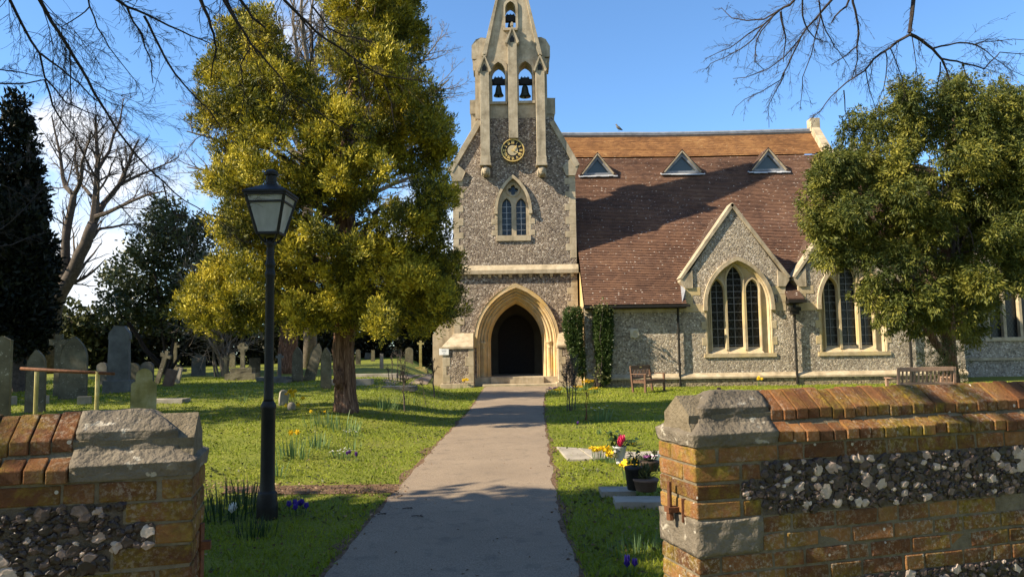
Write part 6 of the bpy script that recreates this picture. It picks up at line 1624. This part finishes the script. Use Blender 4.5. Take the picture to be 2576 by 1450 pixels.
clump('daffodils','yellow daffodils leaning beside the tiny rough headstone',at_(735,1022),18,.30,.12,seed=14,group=K,flowers=[P(x,y,G(735,1022).y) for x,y in ((728,984),(722,990),(735,988),(742,983),(738,995),(762,1000),(720,1018),(750,1016),(733,980))],fs=1.5)
clump('strap_leaves','dark strap leaves in the shade left of the lamp post base',at_(560,1300),60,.34,.30,mat='dark_leaf',seed=15,lw=.012)
clump('strap_leaves','dark strap leaves between the left pier and lamp post',at_(620,1275),55,.34,.28,mat='dark_leaf',seed=16,lw=.012)
clump('crocus','white crocus in the dark leaves left of the lamp post base',at_(590,1310),8,.10,.05,seed=17,flowers=2,fmat='petal_white',fkind='crocus',fs=1.4,lw=.006,mat='dark_leaf')
clump('crocus','dark violet crocuses right of the lamp post base',at_(752,1296),16,.09,.10,seed=18,flowers=7,fmat='violet',fkind='crocus',fs=1.1,lw=.006,mat='dark_leaf')
clump('crocus','violet crocuses at the bottom right by the pier foot',at_(1585,1445),10,.08,.05,seed=19,flowers=3,fmat='violet',fkind='crocus',fs=1.0,lw=.006)
clump('strap_leaves','bright grassy tuft by the foot of the right pier',at_(1600,1395),70,.16,.22,mat='daff_leaf',seed=20,lw=.008)
clump('strap_leaves','dark grassy tuft in front of the lamp post base',at_(640,1345),70,.18,.20,mat='dark_leaf',seed=28,lw=.008)
clump('daffodils','upright pale green leaves with white flowers on the right lawn',at_(1512,1060),40,.33,.22,seed=21,group=K,lw=.020,flowers=6,fmat='petal_white',fkind='x')
clump('daffodils','bright yellow daffodils at the left end of the pale flagstones',at_(1508,1160),26,.20,.12,seed=22,group=K,flowers=16,fs=1.0,lw=.009)
clump('daffodils','bright yellow daffodils in front of the silver flower vase',at_(1540,1165),22,.15,.10,seed=23,group=K,flowers=12,fs=1.0,lw=.009)
clump('daffodils','yellow daffodils above the black flower pot',at_(1588,1205),24,.20,.11,seed=24,group=K,flowers=12,fs=1.0,lw=.009)
clump('daffodils','small leaf tuft with one lilac flower on the right lawn',at_(1510,1092),10,.18,.06,seed=25,group=K)
clump('crocus','lone lilac crocus in the lawn right of the path',at_(1452,1076),4,.08,.02,seed=26,group=K,flowers=2,fmat='purple',fkind='crocus')
clump('daffodils','yellow flowers at the foot of the aisle wall by the downpipe',P(1913,963,29.1),12,.22,.12,seed=27,group=K,flowers=5,fs=1.6)
clump('daffodils','yellow flowers by the left buttress of the church entrance',P(1165,962,30.3)+Vector((0,0,-.1)),18,.22,.3,seed=29,group=K,flowers=4,fs=1.8)
# flower bed right of the church steps
r_ = random.Random(90)
for i, (px, py, fm, nf, lb) in enumerate(((1388,987,'purple',12,'purple pansies at the left end of the bed by the church steps'),(1398,991,'yellow',12,'low yellow pansies at the left end of the bed by the steps'),(1425,985,'petal_white',9,'pale pansies in the bed behind the bare rose stems'),(1452,982,'yellow',16,'yellow pansies in the middle of the bed by the steps'),(1478,980,'yellow',26,'tallest yellow flowers at the right of the bed by the steps'),(1495,988,'yellow',12,'low yellow flowers at the right end of the bed'))):
    clump('pansies', lb, at_(px,py), 26, .16 if i != 4 else .34, .22, mat='daff_leaf', seed=100+i, group='flowers in the bed by the church steps', flowers=nf, fmat=fm, fkind='x', fs=1.7, lw=.03)
# vase with a pink tulip and dark roses
q = at_(1560,1166); vz = thing('flower_vase', 'silver grey grave vase holding pink tulips and dark roses', 'vase', q); vy = q.y
s_ = vy/FPX; m_ = MB().lathe([(.055,0),(.06,.01),(.055,.03),(.065,.10),(.088,.22),(.098,.235),(.09,.235),(.08,.21)], q, 16); m_.build('pot', MT['lead'], vz, smooth=True)
m_ = MB(); r_ = random.Random(7); top = q+Vector((0,0,.23))
for i in range(18):
    e = top + Vector((r_.uniform(-.16,.30), r_.uniform(-.12,.12), r_.uniform(-.05,.20))); m_.tube([top+Vector((0,0,-.05)), top.lerp(e,.5)+Vector((0,0,.05)), e], .004, 4, .5, False)
    for k in range(7):
        ribbon(m_, e+Vector((r_.uniform(-.05,.05),r_.uniform(-.05,.05),r_.uniform(-.1,.02))), (r_.gauss(0,1),r_.gauss(0,1),r_.uniform(-.2,.8)), .085, .055, .15, r_.random(), 2)
m_.build('leaves', MT['ivy'], vz)
for x, y in ((1562,1108),(1566,1104),(1560,1114)): flower('crocus', P(x,y+4,vy-.16)-Vector((0,0,.03)), r_, 1.9).build('tulip', MT['pink'], vz)
for x, y in ((1590,1117),(1596,1113)): flower('x', P(x,y,vy), r_, .8).build('rose', MT['yellow'], vz)
# pots
def pot(px, py, prof, mat, label, leafmat, hgt, spread_, n, seed, fl=None):
    p = at_(px,py)+Vector((0,0,.0 if py < 1200 else .09)); o = thing('flower_pot', label, 'flower pot', p, group='flower pots on the kerb by the right pier'); MB().lathe(prof, p, 18).build('pot', MT[mat], o, smooth=True)
    r_ = random.Random(seed); m_ = MB(); zt = max(z for _, z in prof)
    MB().lathe([(prof[-2][0]*.9, zt-.03),(prof[-2][0]*.9, zt-.02)], p, 14).build('soil', MT['soil'], o)
    for i in range(n):
        a = r_.uniform(0,6.28); e = p+Vector((math.cos(a)*spread_*r_.random(), math.sin(a)*spread_*r_.random(), zt+hgt*r_.uniform(.1,1)))
        ribbon(m_, e, (math.cos(a)*r_.random(), math.sin(a)*r_.random(), r_.uniform(.2,1)), .06, .022, .2, r_.random(), 2)
        m_.tube([p+Vector((0,0,zt-.02)), e], .002, 3, .4, False)
    m_.build('leaves', MT[leafmat], o)
    for i in range(fl[1] if fl else 0):
        a = r_.uniform(0,6.28); flower('x', p+Vector((math.cos(a)*spread_*r_.random(), math.sin(a)*spread_*r_.random(), zt+hgt)), r_, .9).build('flower', MT[fl[0]], o)
pot(1598,1252,[(.075,0),(.08,.01),(.10,.20),(.108,.21),(.108,.235),(.098,.235)],'black','black plastic flower pot with a sparse dark plant on the kerb','dark_leaf',.14,.09,30,1)
pot(1626,1256,[(.09,0),(.105,.01),(.125,.10),(.135,.105),(.135,.125),(.12,.125)],'grave_brown','round brown basket pot with pale leaves on the kerb','shrub',.12,.12,70,2)
pot(1634,1182,[(.10,0),(.11,.01),(.125,.10),(.13,.12),(.12,.12)],'dark_wood','dark bowl of mauve flowers behind the pots','dark_leaf',.05,.12,50,3,('mauve',16))
pot(1646,1168,[(.06,0),(.065,.01),(.075,.12),(.08,.13),(.07,.13)],'white','small white pot beside the bowl of mauve flowers','shrub',.05,.06,20,4)
# clipped columns by the porch
r_ = random.Random(15); YI = 29.33
for lb, xs, seed in (('narrow dark clipped yew column right of the church entrance', [(1442+.20*max(0,y-840)+e_*(9-.06*max(0,y-825)), y, 15-.05*max(0,y-835)) for y in range(788,945,10) for e_ in (-1,1)], 1), ('ivy-topped dark clipped column next to the aisle eaves', [(1517+.02*(y-800)+e_*(9-.05*max(0,y-835)), y, 15-.04*max(0,y-850)) for y in range(784,955,10) for e_ in (-1,1)], 2)):
    bl = [pb(x,y,r,YI+r_.uniform(-.04,.04)) for x,y,r in xs]; base = P(xs[4][0]+4,960,YI); base.z = ground(base.x,YI)
    o = bush('clipped_yew', lb, 'shrub', base, bl, 'ivy', (.04,.08), (.025,.045), 130, 12, .03, .5, 200+seed, 5, 'clipped columns by the porch', shell=(.8,1.0), stemr=.05)
bl = [pb(x,y,r,YI-.35) for x,y,r in ((1500,775,9),(1518,768,10),(1536,776,9),(1508,925,9),(1500,945,9),(1518,955,10))]
bush('ivy','glossy ivy sprawling over the top and foot of the clipped column','climber',P(1505,962,YI-.3),bl,'shrub',(.07,.12),(.06,.10),16,7,.08,.0,210,3)
# bushy shrub behind the right bench
bl = [pb(x,y,r,20.6) for x,y,r in ((2345,900,30),(2375,880,28),(2395,905,34),(2360,935,34),(2405,945,30),(2330,930,22),(2390,870,18))]
b_ = P(2370,960,20.6); b_.z = 0; bush('yew_shrub','feathery green shrub growing behind the slatted bench','shrub',b_,bl,'shrub',(.10,.2),(.012,.025),16,10,.06,.3,220,4)
# bare young shrubs and standards
def sapling(label, px, py, Y, stems, seed, nt=8, mat='bark', name='sapling', r0=.018, up=.4, leaf=False):
    r_ = random.Random(seed); p = G(px,py) if Y is None else P(px,py,Y); p.z = ground(p.x,p.y); o = thing(name, label, 'young tree', p); m_ = MB()
    for (x, y, dx) in stems:
        a = p+Vector((dx,r_.uniform(-.05,.05),-.05)); e = P(x,y,p.y+r_.uniform(-.15,.15)); pts = wob(a, e, 5, .03, r_); m_.tube(pts, [r0*(1-.12*k) for k in range(6)], 6, .5)
        twigs(m_, pts, r0*.5, 1, r_, nt, (.2,.42), (20,60), 0, .0045, 4, up, .5)
    m_.build('stems', MT[mat], o); return o
sapling('bare sapling with a small twiggy head close to the left buttress',1093,1000,None,((1089,905,0),),1,16,r0=.03)
sapling('thin bare sapling beside the pale leaf clump on the left lawn',1017,1036,None,((1016,945,0),(1012,920,.01)),2,12,r0=.016)
sapling('leaning bare whip with a tag left of the path',1075,1022,None,((1060,960,0),),3,5,r0=.010)
sapling('bare rose bush on tall stems at the right of the church steps',1437,1032,None,((1425,925,-.1),(1432,905,-.04),(1440,900,.02),(1448,930,.10),(1420,915,0)),4,15,r0=.014)
sapling('reddish stake of a young rose on the right lawn',1471,1056,None,((1476,985,0),(1480,990,.02)),5,3,'rust',r0=.014)
sapling('sparse bare shrub in the sunlit grass behind the yew trunk',1000,955,None,((985,900,-.2),(1000,890,0),(1018,905,.2),(975,915,-.3),(1010,885,.1)),6,10,r0=.02)
sapling('small iron cross-shaped stake by the left buttress',1105,1000,None,((1104,970,0),),7,2,'rust',r0=.008)
# ================================================================== grass, litter
rg = np.random.default_rng(99)
def scatter(n, y0, y1):
    u = rg.random(n); Y = y0*(y1/y0)**u; X = (rg.random(n)*2-1)*(.74*Y+.3); return X, Y
def masked(X, Y, margin=0.0):
    pxl = np.array([edge_x(PL, y) for y in Y]); pxr = np.array([edge_x(PR, y) for y in Y])
    ok = (X < pxl-.02-margin) | (X > pxr+.02+margin)
    wd_ = (Y - 2.93)*WN.y + X*WN.x
    ok &= (wd_ > TH+.02) | ((X > -1.0) & (X < .6))
    ok &= ~((Y > 29.3) & (X > -3.4)); ok &= ~((Y > 30.4) & (X > -3.9))
    sz = np.array([G(700,1252).y, G(700,1214).y]); ok &= ~((Y > sz[0]) & (Y < sz[1]) & (X > -4.3) & (X < pxl) & (rg.random(len(X)) < .85))
    return ok
X, Y = scatter(230000, 3.0, 30); ok = masked(X, Y); X, Y = X[ok], Y[ok]
bare_ = np.array([noise.noise(Vector((x*1.1,y*1.1,21)))+.5*noise.noise(Vector((x*3.7,y*3.7,9))) for x,y in zip(X,Y)]); ok = rg.random(len(X)) > np.clip((bare_-.18)*2.2, 0, .85); X, Y = X[ok], Y[ok]
Zg = np.array([ground(x,y) for x, y in zip(X,Y)])
pn = np.array([noise.noise(Vector((x*.8,y*.8,7))) for x,y in zip(X,Y)])
pn2 = np.array([noise.noise(Vector((x*3.1,y*3.1,2))) for x,y in zip(X,Y)])
dirs = rg.normal(size=(len(X),3))*.55; dirs[:,2] = np.abs(dirs[:,2])*.3+.75; dirs /= np.linalg.norm(dirs,axis=1,keepdims=True)
shade_long = 1 + .9*np.clip((8.4-Y)/2,0,1)*(rg.random(len(X)) < .5)
Lg = (.022+.0016*Y)*rg.uniform(.6,1.3,len(X))*(1+.35*pn2)*shade_long; Wg = (.0035+.00085*Y)*rg.uniform(.7,1.3,len(X))
tn = np.clip(.45+.5*pn+.25*rg.normal(size=len(X))*.6+.08, 0, 1)
tn[rg.random(len(X)) < .03] = 1.0
gq = quad_cloud('grass', np.stack([X,Y,Zg-.004],1), dirs, Lg, Wg, tn, MT['blade'], None, rg); tag(gq, kind='stuff')
X, Y = scatter(30000, 3.2, 26); ok = masked(X, Y); wd_n = np.array([noise.noise(Vector((x*.9,y*.9,40)))+.6*noise.noise(Vector((x*4,y*4,3))) for x,y in zip(X,Y)]); ok &= rg.random(len(X)) < np.clip(wd_n*1.6+.1, 0, 1); X, Y = X[ok], Y[ok]
dirs = rg.normal(size=(len(X),3)); dirs[:,2] = np.abs(dirs[:,2])*.35+.15; dirs /= np.linalg.norm(dirs,axis=1,keepdims=True)
wq = quad_cloud('lawn_weeds', np.stack([X,Y,np.array([ground(x,y) for x,y in zip(X,Y)])+.012],1), dirs, rg.uniform(.03,.075,len(X)), rg.uniform(.015,.035,len(X)), rg.random(len(X)), MT['shrub'], None, rg, .2); tag(wq, kind='stuff')
X, Y = scatter(13000, 3.2, 22); ok = masked(X, Y, -.10)
e1 = np.array([min(abs(x-edge_x(PL,y)), abs(x-edge_x(PR,y))) for x,y in zip(X,Y)])
ok &= (rg.random(len(X)) < np.clip(.30+.9*np.exp(-e1/.3)+.55*(Y<8.2),0,1)*.75)
X, Y = X[ok], Y[ok]
s2 = G(700,1250).y, G(700,1216).y
Xs = rg.uniform(-4.2, 0, 1500); Ys = rg.uniform(s2[0]-.05, s2[1]+.05, 1500); k = Xs < np.array([edge_x(PL,y) for y in Ys])+.1; X = np.concatenate([X,Xs[k]]); Y = np.concatenate([Y,Ys[k]])
Zg = np.array([ground(x,y) for x,y in zip(X,Y)])+.022
dirs = rg.normal(size=(len(X),3)); dirs[:,2] *= .22; dirs /= np.linalg.norm(dirs,axis=1,keepdims=True)
lt = quad_cloud('leaf_litter', np.stack([X,Y,Zg],1), dirs, rg.uniform(.012,.045,len(X)), rg.uniform(.008,.022,len(X)), rg.random(len(X)), MT['litter'], None, rg, .25); tag(lt, kind='stuff')
X, Y = scatter(1100, 3.5, 24); k = np.array([edge_x(PL,y) < x < edge_x(PR,y) for x,y in zip(X,Y)]); X, Y = X[k], Y[k]
Zg = np.array([ground(x,y) for x,y in zip(X,Y)])+.024; dirs = rg.normal(size=(len(X),3)); dirs[:,2] *= .1; dirs /= np.linalg.norm(dirs,axis=1,keepdims=True)
lt = quad_cloud('path_litter', np.stack([X,Y,Zg],1), dirs, rg.uniform(.012,.04,len(X)), rg.uniform(.006,.014,len(X)), rg.random(len(X)), MT['litter'], None, rg, .25); tag(lt, kind='stuff')
m_ = MB(); r_ = random.Random(3)
for (px, py, a, L) in ((1025,1285,.1,.10),(1050,1305,-.3,.12),(960,1300,.2,.08)):
    p = G(px,py)+Vector((0,0,.028)); d = Vector((math.cos(a),math.sin(a),0))*L; m_.tube([p-d*.5, p+Vector((0,0,.008)), p+d*.5], .004, 5); m_.tube([p, p+Vector((.04,.03,.006))], .003, 4)
o = m_.build('fallen_twigs', MT['bark_dark'], None); tag(o, kind='stuff')
